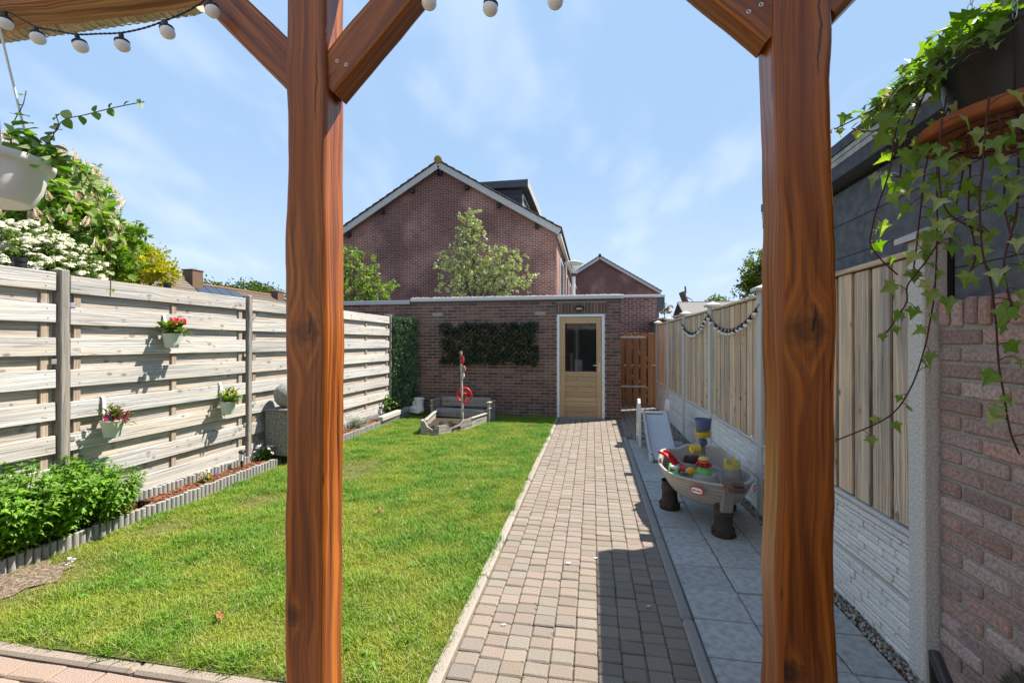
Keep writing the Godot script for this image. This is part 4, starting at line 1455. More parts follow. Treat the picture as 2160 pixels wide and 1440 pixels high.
	row_house(Vector3(-28, 0, -26.7), 5.65, 10.2, "lower tiled roof with dark solar panels beyond the left fence", 1)
	row_house(Vector3(3.6, 0, -41.0), 4.6, 7.0, "distant roof with solar panels right of the brick annex", 2)
	# street lamp
	var l := thing("street_lamp", "grey street lamp with conical glass shade beside the large house", "street lamp", Vector3(-0.57, 0, -14.1))
	b = MB.new()
	b.tube([Vector3.ZERO, Vector3(0, 1.2, 0), Vector3(0, 1.25, 0), Vector3(0, 3.55, 0)], [0.075, 0.07, 0.055, 0.05], 12)
	obj("pole", b, M.zinc, l)
	b = MB.new()
	b.lathe([Vector2(0.06, 3.5), Vector2(0.09, 3.56), Vector2(0.08, 3.6)], 16)
	obj("collar", b, M.blackmetal, l)
	b = MB.new()
	b.col = Color(0.55, 0.56, 0.54)
	b.lathe([Vector2(0.08, 3.59), Vector2(0.13, 3.68), Vector2(0.2, 3.8), Vector2(0.285, 3.9)], 24)
	var gm := mat(Color(0.7, 0.72, 0.7, 0.35), 0.15)
	gm.transparency = BaseMaterial3D.TRANSPARENCY_ALPHA
	obj("glass_shade", b, gm, l)
	b = MB.new()
	b.col = Color(0.75, 0.75, 0.73)
	b.tube([Vector3(0, 3.6, 0), Vector3(0, 3.78, 0)], [0.035], 8)
	obj("light_source", b, M.plastic, l)
	b = MB.new()
	b.col = Color(0.4, 0.4, 0.38)
	b.lathe([Vector2(0.295, 3.895), Vector2(0.3, 3.92), Vector2(0.2, 3.965), Vector2(0.06, 3.99), Vector2(0.05, 4.02), Vector2(0.001, 4.03)], 24)
	obj("lamp_hat", b, M.stone, l)

func row_house(at: Vector3, ridge: float, ln: float, label: String, kind: int) -> void:
	var o := thing("row_house", label, "house", at, 0.0, "tiled houses in the distance")
	var run := 3.9; var drop := 3.0
	var b := MB.new()
	b.bx(-run + 0.3, run - 0.3, 0, ridge - drop + 0.2, -ln, 0)
	b.plate(PackedVector2Array([Vector2(-run + 0.3, ridge - drop), Vector2(run - 0.3, ridge - drop), Vector2(0, ridge - 0.15)]), ln, Transform3D(Basis.IDENTITY, Vector3(0, 0, -ln / 2)))
	obj("wall", b, M.farbrick, o)
	var sl := Vector3(run, -drop, 0).normalized()
	for s in [-1.0, 1.0]:
		for i in 16:
			b = MB.new()
			b.col = Color(0.2, 0.17, 0.15) * rnd(0.75, 1.2)
			var p := Vector3(s * sl.x, sl.y, 0) * (i * 0.305) + Vector3(0, ridge, -ln / 2)
			var out := Vector3(s * -sl.y, sl.x, 0)
			b.bar(p + out * 0.02, p + Vector3(s * sl.x, sl.y, 0) * 0.34 + out * 0.055, ln, 0.03, 0.0, out)
			obj("tile_course", b, M.rooftile, o)
	b = MB.new()
	b.col = Color(0.3, 0.17, 0.09)
	b.tube([Vector3(0, ridge + 0.05, 0.05), Vector3(0, ridge + 0.05, -ln - 0.05)], [0.12], 8)
	obj("ridge_tiles", b, M.rooftile, o)
	if kind != 2:
		b = MB.new()
		b.col = Color(0.2, 0.13, 0.09)
		var cz := -ln - 0.6 if kind == 0 else -ln + 1.0
		b.bx(-0.2, 0.65, ridge - 1.2, ridge + (0.35 if kind == 0 else 0.45), cz - 0.9, cz, 0.02)
		b.bx(-0.24, 0.69, ridge + 0.36, ridge + 0.42, cz - 0.94, cz + 0.04)
		var ch := obj("chimney", b, M.stone, o)
		b = MB.new()
		for i in 7: b.tube([Vector3(rnd(-0.1, 0.55), ridge + 0.42, cz - 0.1 - i * 0.11), Vector3(rnd(-0.1, 0.55), ridge + 0.6, cz - 0.1 - i * 0.11)], [0.015], 4)
		obj("chimney_spikes", b, M.steel, ch)
	if kind > 0:
		for r in 2:
			for c in 4:
				b = MB.new()
				b.col = Color(0.035, 0.045, 0.07)
				var s := 1.0 if kind == 1 else -1.0
				var out := Vector3(s * -sl.y, sl.x, 0)
				var p := Vector3(s * sl.x, sl.y, 0) * (0.25 + r * 1.62) + Vector3(0, ridge, -0.7 - c * 1.05 - 0.5) + out * 0.13
				b.bar(p, p + Vector3(s * sl.x, sl.y, 0) * 1.58, 1.0, 0.04, 0.006, out)
				obj("solar_panel", b, mat(Color.WHITE, 0.18), o)

# ---------------------------------------------------------------- trees
func tree(called: String, label: String, category: String, base: Vector3, r0: float, lobes: Array, me: Mesh, m: Material, per: float, size: float, ca: Color, cb: Color, gap: float, nf: float, grp := "") -> Node3D:
	var o := thing(called, label, category, base, 0.0, grp)
	var b := MB.new()
	var low := 99.0
	for q in lobes: low = minf(low, q[1] - q[4])
	var fork := Vector3(lobes[0][0] * 0.3, maxf(low * 0.9, 0.3), lobes[0][2] * 0.3)
	b.tube([Vector3(0, -0.1, 0), fork * 0.5 + Vector3(0.03, 0, 0.02), fork], [r0, r0 * 0.85, r0 * 0.7], 9)
	obj("trunk", b, M.bark, o)
	b = MB.new()
	for q in lobes:
		var c := Vector3(q[0], q[1], q[2])
		var mid := fork.lerp(c, 0.5) + Vector3(rnd(-0.1, 0.1), 0.1, rnd(-0.1, 0.1)) * c.distance_to(fork) * 0.5
		b.tube([fork, mid, c, c + Vector3(0, q[4] * 0.7, 0)], [r0 * 0.5, r0 * 0.32, r0 * 0.2, r0 * 0.06], 6)
		for i in 7:
			var e := c + rv() * Vector3(q[3], q[4], q[5]) * 0.85
			b.tube([mid.lerp(c, rnd(0, 1)), c.lerp(e, 0.55) + rv() * 0.05 * q[3], e], [r0 * 0.16, r0 * 0.09, r0 * 0.03], 4)
	obj("branches", b, M.bark, o)
	var xs := []; var cs := []
	for q in lobes:
		var n := int(per * pow(q[3] * q[4] * q[5], 0.667))
		for i in n:
			var d := rv()
			var p := Vector3(q[0], q[1], q[2]) + d * Vector3(q[3], q[4], q[5]) * pow(rng.randf(), 0.42) * (1.0 + 0.28 * nz.get_noise_3d(d.x * 2.2 + q[0], d.y * 2.2, d.z * 2.2 + q[1]))
			var g := nz.get_noise_3d((p.x + base.x) * nf, p.y * nf, (p.z + base.z) * nf)
			if g < gap: continue
			xs.append(Transform3D(Basis(rv(), rnd(0, TAU)).scaled(Vector3.ONE * size * rnd(0.7, 1.3)), p))
			cs.append(ca.lerp(cb, clampf(rng.randf() * 0.7 + g * 0.5, 0, 1)) * rnd(0.8, 1.2))
	baked("crown", me, m, xs, cs, o)
	return o

func blossoms(o: Node3D, called: String, me: Mesh, lobes: Array, per: float, size: float, ca: Color, cb: Color, up: bool) -> void:
	var xs := []; var cs := []
	for q in lobes:
		for i in int(per * pow(q[3] * q[4] * q[5], 0.667)):
			var d := rv()
			if d.y < -0.35: continue
			var p := Vector3(q[0], q[1], q[2]) + d * Vector3(q[3], q[4], q[5]) * rnd(0.88, 1.08)
			var bs := Basis(Vector3.BACK, rnd(-0.7, 0.2)) * Basis(Vector3.RIGHT, rnd(-0.2, 0.8)) * Basis(Vector3.UP, rnd(0, TAU))
			xs.append(Transform3D(bs.scaled(Vector3.ONE * size * rnd(0.7, 1.25)), p))
			cs.append(ca.lerp(cb, rng.randf()))
	baked(called, me, M.petal, xs, cs, o)

func trees() -> void:
	var small := clump(9, 0.12, 0.1, 0.06)
	var mid := clump(9, 0.2, 0.16, 0.09)
	var g := "trees beyond the garden"
	# pale young tree before the big house
	tree("whitebeam_tree", "pale green airy young tree before the large brick house", "tree", Vector3(-3.08, 0, -12.15), 0.07,
		[[-0.24, 4.75, 0, 0.4, 0.45, 0.4], [-0.25, 4.2, 0, 0.5, 0.45, 0.45], [-0.5, 3.7, 0.1, 0.75, 0.5, 0.5], [-0.4, 3.1, 0, 0.85, 0.5, 0.55], [0.75, 3.7, 0, 0.6, 0.5, 0.45], [0.95, 3.15, 0.1, 0.6, 0.55, 0.45], [0.3, 3.3, 0, 0.6, 0.55, 0.5]],
		small, M.leafpale, 1000.0, 0.75, Color(0.24, 0.3, 0.1), Color(0.5, 0.52, 0.25), 0.06, 4.2, g)
	tree("leafy_tree", "bright green tree between the shed roof and large house, beside left post", "tree", Vector3(-6.6, 0, -11.6), 0.07,
		[[0.1, 3.5, 0, 0.75, 0.6, 0.7], [-0.6, 3.6, 0, 0.7, 0.8, 0.7], [0.8, 3.0, 0, 0.55, 0.35, 0.5], [0.3, 2.7, 0, 0.8, 0.4, 0.7]],
		small, M.leaf, 900.0, 0.85, Color(0.14, 0.21, 0.04), Color(0.28, 0.35, 0.09), 0.1, 4.0, g)
	# horse chestnut in flower, left
	var pal := MB.new()
	for i in 7:
		var a := -1.3 + i * 0.43
		var k := rnd(0.8, 1.2)
		pal.col = Color(k, k, k)
		pal.leaf4(Vector3.ZERO, Vector3(sin(a), -0.25, cos(a)), Vector3(cos(a), 0, -sin(a)), 0.17 - absf(a) * 0.03, 0.06)
	for i in 5:
		var a := rnd(0, TAU)
		pal.leaf4(Vector3(0.12, -0.06, 0.1), Vector3(sin(a), -0.4, cos(a)), Vector3(cos(a), 0, -sin(a)), 0.15, 0.055)
	var cl := [[-1.6, 5.4, 0, 2.0, 1.7, 2.0], [0.0, 5.3, 0.2, 1.5, 1.5, 1.5], [1.0, 4.2, 0, 1.3, 1.1, 1.3], [-0.6, 3.6, 0.8, 2.0, 1.0, 1.6], [1.6, 3.4, 0.2, 0.9, 0.7, 0.9]]
	var o := tree("chestnut_tree", "horse chestnut in flower beyond the left fence, behind the white hanging pot", "tree", Vector3(-16.4, 0.6, -11.6), 0.22, cl, pal.mesh(), M.leaf, 620.0, 1.25, Color(0.11, 0.21, 0.03), Color(0.26, 0.38, 0.06), 0.0, 1.5, g)
	var can := MB.new()
	for i in 40:
		var h := i / 40.0
		var a := i * 2.4
		var k := rnd(0.85, 1.1)
		can.col = Color(k, k * rnd(0.85, 1.0), k * rnd(0.75, 0.95))
		var d := Vector3(cos(a), 0.5, sin(a)).normalized()
		can.leaf4(Vector3(0, h * 0.2, 0) + d * 0.03 * (1.1 - h), d, Vector3(-sin(a), 0, cos(a)) * 0.7 + Vector3(0, 0.7, 0), 0.045 * (1.25 - h), 0.04)
	blossoms(o, "blossom_candles", can.mesh(), cl, 60.0, 1.3, Color(0.8, 0.66, 0.54), Color(0.86, 0.8, 0.66), true)
	# elder covered in cream umbels
	var el := [[-0.8, 3.3, 0, 1.1, 0.85, 1.0], [0.1, 3.05, 0, 0.85, 0.75, 0.9], [0.75, 2.7, 0.2, 0.6, 0.6, 0.7], [-0.5, 2.3, 0.5, 1.4, 0.8, 1.0], [-1.8, 3.1, 0.2, 1.0, 0.9, 0.9]]
	o = tree("elder_shrub", "elder shrub covered in cream flower heads above the left fence", "shrub", Vector3(-11.8, 0, -8.1), 0.1, el, small, M.leaf, 1100.0, 0.9, Color(0.1, 0.16, 0.03), Color(0.18, 0.24, 0.06), -0.15, 2.0, g)
	var um := MB.new()
	for i in 26:
		var a := i * 2.4; var rr := sqrt(i / 26.0) * 0.07
		var p := Vector3(cos(a) * rr, 0.035 - rr * rr * 7.0, sin(a) * rr)
		var nn := (p + Vector3(0, 0.03, 0)).normalized() + rv() * 0.35
		var e1 := nn.cross(Vector3(0.3, 0.1, 1)).normalized() * 0.012
		var e2 := nn.cross(e1).normalized() * 0.012
		um.quad(p - e1 - e2, p + e1 - e2, p + e1 + e2, p - e1 + e2)
	blossoms(o, "flower_heads", um.mesh(), el, 330.0, 1.15, Color(0.5, 0.5, 0.34), Color(0.64, 0.63, 0.47), true)
	tree("robinia_tree", "golden yellow tree right of the flowering chestnut", "tree", Vector3(-19.6, 0, -16.9), 0.14,
		[[-0.8, 5.4, 0, 1.1, 0.9, 1.0], [0.2, 5.0, 0, 1.0, 0.8, 0.9], [1.0, 4.5, 0, 0.8, 0.6, 0.8], [-1.2, 4.4, 0, 1.3, 0.9, 1.0]],
		mid, M.leaf, 480.0, 0.9, Color(0.32, 0.32, 0.015), Color(0.6, 0.48, 0.02), -0.02, 1.5, g)
	for q in [[-31.5, -38.0, 2.6, 7.3, 0], [-30.0, -45.0, 3.0, 8.2, 1], [-27.0, -44.0, 2.8, 8.3, 2], [-24.0, -41.0, 2.4, 7.7, 3], [-35.5, -37.0, 2.6, 7.3, 4]]:
		var nm: String = ["rounded green tree behind the first chimney on the left", "broad dark green tree behind the solar panel roof", "dense green tree left of the left pergola post, behind far chimney", "low green tree beside the far chimney by the left post", "dark treetop behind the tiled roof on the left"][q[4]]
		tree("distant_tree", nm, "tree", Vector3(q[0], 0, q[1]), 0.2, [[0, q[3] - q[2] * 0.75, 0, q[2], q[2] * 0.75, q[2]], [q[2] * 0.6, q[3] - q[2], 0, q[2] * 0.7, q[2] * 0.6, q[2] * 0.7]], mid, M.leaf, 130.0, 1.9, Color(0.06, 0.11, 0.03), Color(0.12, 0.17, 0.05), -0.2, 0.8, g)
	# over the right fence
	tree("leafy_tree", "green tree showing between the right post and the plank fence", "tree", Vector3(7.3, 0, -21.5), 0.12,
		[[0, 4.6, 0, 0.9, 0.9, 0.9], [-0.3, 3.8, 0, 0.9, 0.8, 0.8], [0.5, 5.0, 0, 0.9, 0.8, 0.8]], mid, M.leaf, 520.0, 0.8, Color(0.07, 0.12, 0.02), Color(0.2, 0.22, 0.03), -0.05, 1.6, g)
	tree("leafy_shrub", "small yellow-green shrub over the middle of the right fence", "shrub", Vector3(4.0, 0, -16.0), 0.05,
		[[0, 2.85, 0, 0.32, 0.2, 0.3], [0.35, 2.8, 0, 0.25, 0.22, 0.3]], small, M.leaf, 900.0, 0.6, Color(0.1, 0.16, 0.02), Color(0.22, 0.26, 0.03), -0.2, 2.0, g)
	tree("copper_shrub", "small purple-red shrub over the right fence beside the dead trunk", "shrub", Vector3(3.45, 0, -15.6), 0.04,
		[[0, 2.62, 0, 0.25, 0.18, 0.25], [0.3, 2.75, 0, 0.2, 0.15, 0.2]], small, M.leafdull, 900.0, 0.5, Color(0.12, 0.03, 0.04), Color(0.2, 0.08, 0.09), -0.2, 2.0, g)
	tree("leafy_shrub", "small orange-tipped bush left of the dead trunk over the fence", "shrub", Vector3(2.7, 0, -18.0), 0.04,
		[[0, 2.75, 0, 0.3, 0.22, 0.3]], small, M.leaf, 900.0, 0.6, Color(0.12, 0.16, 0.03), Color(0.3, 0.16, 0.06), -0.2, 2.0, g)
	var dt := thing("dead_trunk", "bare lopped tree trunk standing up over the right fence", "tree", Vector3(3.15, 0, -15.8))
	var b := MB.new()
	b.tube([Vector3(0.05, 0, 0), Vector3(0.02, 2.2, 0), Vector3(-0.1, 2.75, 0), Vector3(-0.24, 3.15, 0)], [0.16, 0.13, 0.1, 0.1], 9)
	obj("trunk", b, M.bark, dt)
	b = MB.new()
	b.tube([Vector3(-0.15, 3.0, 0), Vector3(-0.12, 3.15, 0), Vector3(-0.13, 3.34, 0)], [0.04, 0.03, 0.025], 6)
	b.tube([Vector3(-0.15, 3.0, 0), Vector3(0.05, 2.9, 0.05), Vector3(0.16, 2.72, 0.1)], [0.025, 0.012, 0.006], 5)
	obj("branch", b, M.bark, dt)

# ---------------------------------------------------------------- the planted bed along the left fence
func bed() -> void:
	var b := MB.new()
	b.bx(-3.95, -3.61, -0.04, 0.085, -8.84, -1.76)
	ground("planting_bed", b, M.soil)
	var chip := MB.new()
	chip.box(Transform3D(Basis(Vector3.UP, 0.2), Vector3.ZERO), Vector3(1.0, 0.22, 0.5), 0.06)
	var xs := []; var cs := []
	for i in 5200:
		var z := rnd(-3.0, -8.3)
		var s := rnd(0.012, 0.03)
		xs.append(Transform3D(Basis(rv(), rnd(-0.5, 0.5)) * Basis(Vector3.UP, rnd(0, TAU)).scaled(Vector3(s, s, s)), Vector3(rnd(-3.82, -3.625), 0.085 + rnd(0, 0.025), z)))
		var k := rnd(0.5, 1.5)
		cs.append(Color(0.22 * k, 0.088 * k, 0.04 * k))
	var mu := many("bark_mulch", chip.mesh(), M.any, xs, cs)
	mu.set_meta("kind", "stuff"); tag(mu, "reddish bark mulch in the bed along the left fence", "mulch")
	# ribbed concrete palisade edging
	for row in 2:
		var o := thing("palisade_edging", ["low grey ribbed edging between the lawn and the bark bed", "grey ribbed edging at the foot of the left fence"][row], "edging", Vector3([-3.6, -3.83][row], 0, 0), 0.0, "ribbed grey edgings of the bed")
		var kinds := []
		for k in 4:
			var p := MB.new()
			var f := 0.3 * rnd(0.85, 1.15)
			p.col = Color(f, f, f * 0.98)
			var top: float = [0.118, 0.175][row] + rnd(-0.003, 0.003)
			p.lathe([Vector2(0.0215, -0.03), Vector2(0.0215, top - 0.004), Vector2(0.018, top), Vector2(0.0005, top + 0.001)], 10)
			kinds.append(p.mesh())
		var z := -1.82
		while z > -8.3:
			if not (row == 0 and (z < -4.75 and z > -5.2 or z < -7.3)):
				var q := obj("palisade", kinds[rng.randi() % 4], M.concrete, o)
				q.position = Vector3(rnd(-0.003, 0.003) + 0.012 * sin(z * 1.7), rnd(-0.006, 0.006), z)
			z -= 0.0445
	var kb := thing("edging_beam", "pale square concrete beam lying at the far end of the bed", "beam", Vector3(-3.61, 0, -8.05))
	b = MB.new()
	b.col = Color(0.46, 0.44, 0.41)
	b.box(Transform3D(Basis(Vector3.UP, 0.02), Vector3(0, 0.15, 0)), Vector3(0.1, 0.09, 1.5), 0.012, 2)
	obj("beam", b, M.concrete, kb)
	b = MB.new()
	b.col = Color(0.26, 0.26, 0.25)
	for i in 32: b.lathe([Vector2(0.021, -0.02), Vector2(0.021, 0.104)], 8, Transform3D(Basis.IDENTITY, Vector3(0.02, 0, 0.72 - i * 0.046)))
	obj("ribbed_support", b, M.concrete, kb)
	# mint-like bush at the near end
	var bush := thing("herb_bush", "dense bright green herb bush at the near end of the bed", "bush", Vector3(-3.75, 0.08, -2.35))
	var stems := []
	for k in 5:
		var st := MB.new()
		st.col = Color(0.09, 0.12, 0.03)
		var bend := Vector3(rnd(-0.06, 0.06), 0, rnd(-0.06, 0.06))
		st.tube([Vector3.ZERO, Vector3(0, 0.25, 0) + bend * 0.4, Vector3(0, 0.48, 0) + bend], [0.003, 0.0025, 0.0015], 4, false)
		for i in 11:
			var h := 0.08 + i * 0.038
			for s in 2:
				var a := i * PI / 2 + s * PI + rnd(-0.3, 0.3)
				var c := rnd(0.75, 1.25)
				st.col = Color(0.17 * c, 0.34 * c, 0.03 * c)
				var big := 1.0 - absf(i - 6) * 0.06
				st.leaf(Vector3(0, h, 0) + bend * h * h * 4.3, Vector3(cos(a), rnd(0.15, 0.6), sin(a)), Vector3.UP, 0.062 * big, 0.024 * big, rnd(0.2, 0.5), 0.3)
		for s in 5:
			var a := s * 1.3
			st.col = Color(0.12, 0.25, 0.03)
			st.leaf(Vector3(0, 0.48, 0) + bend, Vector3(cos(a), 0.9, sin(a)), Vector3.UP, 0.034, 0.012, 0.2, 0.3)
		stems.append(st.mesh())
	for k in 5:
		xs = []; cs = []
		for i in 95:
			var z := rnd(-0.68, 0.62); var x := rnd(-0.13, 0.17)
			var h := 0.92 - 0.75 * pow(absf(z + 0.02) / 0.75, 2.2) - 1.3 * pow(maxf(x - 0.02, 0), 1.1)
			if h < 0.25: h = rnd(0.2, 0.35)
			var lean := Vector3(x * 2.6 + rnd(-0.2, 0.2), 1, z * 0.45 + rnd(-0.2, 0.2)).normalized()
			var q := Quaternion(Vector3.UP, lean)
			xs.append(Transform3D((Basis(q) * Basis(Vector3.UP, rnd(0, TAU))).scaled(Vector3.ONE * (0.4 + h * 0.75) * rnd(0.85, 1.1)), Vector3(x, 0, z)))
			var f := rnd(0.85, 1.15)
			cs.append(Color(f, f, f))
		baked("leafy_stems", stems[k], M.leaf, xs, cs, bush)
	# artificial ivy screen at the far end of the fence
	var scr := thing("ivy_screen", "tall narrow artificial ivy screen between left fence and shed", "ivy screen", Vector3(-3.7, 0, -8.55))
	b = MB.new()
	b.col = Color(0.07, 0.13, 0.06)
	b.box(Transform3D(Basis(Vector3.UP, 1.02), Vector3(-0.03, 0.98, -0.02)), Vector3(0.52, 1.84, 0.02))
	obj("backing_net", b, M.any, scr)
	var lf := clump(7, 0.04, 0.055, 0.04)
	xs = []; cs = []
	for i in 2600:
		var t := rnd(-1, 1)
		var p := Vector3(-0.02 + t * 0.15, rnd(0.08, 1.93), -t * 0.25) + Vector3(0.05, 0, 0.03) * rnd(0, 1.2)
		xs.append(Transform3D(Basis(rv(), rnd(0, TAU)).scaled(Vector3.ONE * rnd(0.7, 1.15)), p))
		cs.append(Color(0.06, 0.14, 0.06).lerp(Color(0.2, 0.3, 0.17), pow(rng.randf(), 2.0)) if rng.randf() < 0.95 else Color(0.3, 0.22, 0.2))
	baked("ivy_leaves", lf, M.leafdull, xs, cs, scr)
	# stone ball on a square pedestal, behind the left post
	var pd := thing("stone_pedestal", "square grey stone pedestal standing against the left fence", "pedestal", Vector3(-3.64, 0.09, -4.96))
	b = MB.new()
	b.col = Color(0.03, 0.03, 0.03)  # near-black inset foot, the shadow gap under the block put into its colour
	b.bx(-0.14, 0.14, -0.1, 0.04, -0.14, 0.14)
	obj("foot", b, M.stone, pd)
	b = MB.new()
	b.col = Color(0.26, 0.27, 0.255)
	b.bx(-0.175, 0.175, 0.04, 0.56, -0.175, 0.175, 0.008)
	b.bx(-0.18, 0.18, 0.56, 0.585, -0.18, 0.18, 0.006)
	obj("block", b, M.stone, pd)
	var bl := thing("stone_ball", "grey stone ball resting on the square pedestal", "ball", Vector3(-3.64, 0.675 + 0.15, -4.96))
	b = MB.new()
	b.col = Color(0.33, 0.335, 0.335)
	b.ball(Vector3.ZERO, Vector3(0.155, 0.155, 0.155), 32, 20)
	obj("ball", b, M.stone, bl)
	# plants in the mulch
	posy(Vector3(-3.73, 0.09, -4.7), 0.17, Color(0.11, 0.22, 0.03), [Color(0.8, 0.8, 0.78)], "white flowering plant in the bed beside the stone pedestal", 20, 12)
	posy(Vector3(-3.72, 0.09, -3.86), 0.09, Color(0.1, 0.17, 0.03), [Color(0.16, 0.09, 0.35), Color(0.6, 0.5, 0.05), Color(0.55, 0.5, 0.6)], "small purple and yellow pansy in the bark bed", 14, 9)
	posy(Vector3(-3.72, 0.09, -7.05), 0.08, Color(0.2, 0.24, 0.04), [], "small yellow-green seedling in the far bark bed", 10, 0)
	posy(Vector3(-3.74, 0.09, -7.75), 0.14, Color(0.05, 0.11, 0.04), [], "small dark green leafy plant near the far garden light", 12, 0)
	posy(Vector3(-3.8, 0.12, -8.0), 0.36, Color(0.1, 0.17, 0.04), [], "slender leafy climber against the far end of the left fence", 12, 0)
	var sv := thing("lavender_plant", "silvery grey bushy plant in the bed right of the left post", "plant", Vector3(-3.74, 0.09, -6.75))
	b = MB.new()
	for i in 260:
		var d := (rv() + Vector3(0, 0.9, 0)).normalized()
		var k := rnd(0.7, 1.2)
		b.col = Color(0.3, 0.34, 0.27) * k
		b.leaf4(d * 0.02, d, d.cross(rv()).normalized(), rnd(0.1, 0.24), 0.007)
		if i % 2: b.leaf4(d * rnd(0.05, 0.16), rv(), rv().cross(d).normalized(), 0.03, 0.012)
	obj("foliage", b, M.leafdull, sv)
	b = MB.new()
	for i in 26:
		var d := (rv() * 0.8 + Vector3(0, 1.5, 0)).normalized()
		b.col = Color(0.75, 0.74, 0.7)
		b.ball(d * rnd(0.2, 0.27), Vector3.ONE * 0.008, 6, 4)
	obj("flower", b, M.petal, sv)
	for q in [["black solar stake light standing in the bark bed left of the post", Vector3(-3.72, 0.08, -4.32), 0.2], ["dark solar stake light at the far end of the bark bed", Vector3(-3.68, 0.08, -7.5), 0.24]]:
		var sl := thing("stake_light", q[0], "garden light", q[1], 0.0, "solar stake lights")
		b = MB.new()
		b.tube([Vector3(0, -0.05, 0), Vector3(0, q[2] * 0.55, 0)], [0.011], 8)
		obj("stake", b, M.black, sl)
		b = MB.new()
		b.tube([Vector3(0, q[2] * 0.55, 0), Vector3(0, q[2] * 0.95, 0)], [0.022], 12)
		b.col = Color(0.6, 0.6, 0.58)
		obj("lens", b, M.bulb, sl)
		for k in 6:
			b = MB.new()
			var a := TAU * k / 6
			b.tube([Vector3(cos(a) * 0.026, q[2] * 0.53, sin(a) * 0.026), Vector3(cos(a) * 0.026, q[2], sin(a) * 0.026)], [0.0025], 4)
			obj("cage_rod", b, M.black, sl)
		b = MB.new()
		b.lathe([Vector2(0.03, q[2] * 0.95), Vector2(0.034, q[2]), Vector2(0.03, q[2] + 0.016), Vector2(0.001, q[2] + 0.018)], 16)
		obj("solar_cap", b, M.blackmetal, sl)
	var sp := thing("solar_spot", "black solar spotlight lying tilted between bush and lawn edging", "garden light", Vector3(-3.68, 0.1, -3.18))
	b = MB.new()
	b.box(Transform3D(Basis(Vector3.UP, 0.5) * Basis(Vector3.RIGHT, -0.35), Vector3(0, 0.04, 0)), Vector3(0.09, 0.018, 0.15), 0.006)
	obj("solar_panel", b, M.black, sp)
	b = MB.new()
	b.tube([Vector3(0, 0.03, 0.02), Vector3(0.01, -0.03, 0.04)], [0.01], 6)
	obj("stake", b, M.black, sp)

func posy(at: Vector3, h: float, leafc: Color, petals: Array, label: String, stems: int, flowers: int) -> void:
	var o := thing("bedding_plant", label, "plant", at, 0.0, "small plants in the bark bed")
	var b := MB.new()
	for i in stems:
		var d := (Vector3(rnd(-1, 1), rnd(0.5, 1.4), rnd(-1, 1))).normalized()
		var tip := d * h * rnd(0.6, 1.0)
		b.col = leafc * 0.7
		b.tube([Vector3.ZERO, tip * 0.6, tip], [0.0025, 0.002, 0.001], 4, false)
		for k in 5:
			var c := rnd(0.7, 1.3)
			b.col = leafc * c
			b.leaf(tip * rnd(0.35, 1.0), rv() + Vector3(0, 0.4, 0), Vector3.UP, h * rnd(0.2, 0.34), h * rnd(0.12, 0.2), 0.3, 0.25)
	obj("foliage", b, M.leaf, o)
	for i in flowers:
		b = MB.new()
		var d := (Vector3(rnd(-1, 1), rnd(0.7, 1.5), rnd(-1, 1))).normalized() * h * rnd(0.85, 1.12)
		var c: Color = petals[rng.randi() % petals.size()]
		for k in 9:
			b.col = c * rnd(0.85, 1.1)
			b.leaf(d + rv() * 0.012, (rv() + d.normalized() * 0.8), rv(), 0.02, 0.017, 0.2, 0.1)
		obj("flower", b, M.petal, o)

# ---------------------------------------------------------------- playthings
func hull_point(t: float, k: float) -> Vector3:
	var s := sin(t); var c := cos(t)
	var x := 0.335 * signf(c) * pow(absf(c), 0.62 if s < 0 else 1.0) * (1.0 - 0.2 * pow(maxf(s, 0), 2))
	return Vector3(x * k, 0, 0.49 * signf(s) * pow(absf(s), 0.7 if s < 0 else 1.0) * k)

func rim_y(t: float) -> float:
	var s := sin(t)
	var y := 0.385 + 0.03 * maxf(s, 0) + 0.075 * smoothstep(0.45, 0.75, -s)
	if cos(t) > 0: y += 0.05 * smoothstep(0.1, 0.3, -s) * (1.0 - smoothstep(0.5, 0.6, -s) * 0.3)
	return y

func badge(parent: Node3D, at: Vector3, nrm: Vector3, s: float) -> void:
	var z := nrm.normalized()
	var x := Vector3.UP.cross(z).normalized()
	var xf := Transform3D(Basis(x, z.cross(x), z), at)
	var red := PackedVector2Array(); var wh := PackedVector2Array()
	for i in 28:
		var a := TAU * i / 28
		var p := Vector2(signf(cos(a)) * pow(absf(cos(a)), 0.6), signf(sin(a)) * pow(absf(sin(a)), 0.75))
		red.append(p * Vector2(0.056, 0.03) * s); wh.append(p * Vector2(0.046, 0.02) * s)
	var b := MB.new()
	b.col = Color(0.55, 0.03, 0.04)
	b.plate(red, 0.006, xf)
	var o := obj("badge", b, M.plastic, parent)
	b = MB.new()
	b.col = Color(0.8, 0.8, 0.8)
	b.plate(wh, 0.004, xf.translated_local(Vector3(0, 0, 0.003)))
	obj("badge_field", b, M.plastic, o)
	var tm := TextMesh.new()
	tm.text = "little tikes"
	tm.font_size = 32; tm.pixel_size = 0.00052 * s; tm.depth = 0.001
	var sf := SystemFont.new()
	sf.font_names = PackedStringArray(["Droid Sans"])
	sf.font_weight = 700
	tm.font = sf
	var t := obj("lettering", tm, mat(lin(0.01, 0.01, 0.01), 0.5), o)
	t.transform = xf.translated_local(Vector3(0, 0, 0.0062))

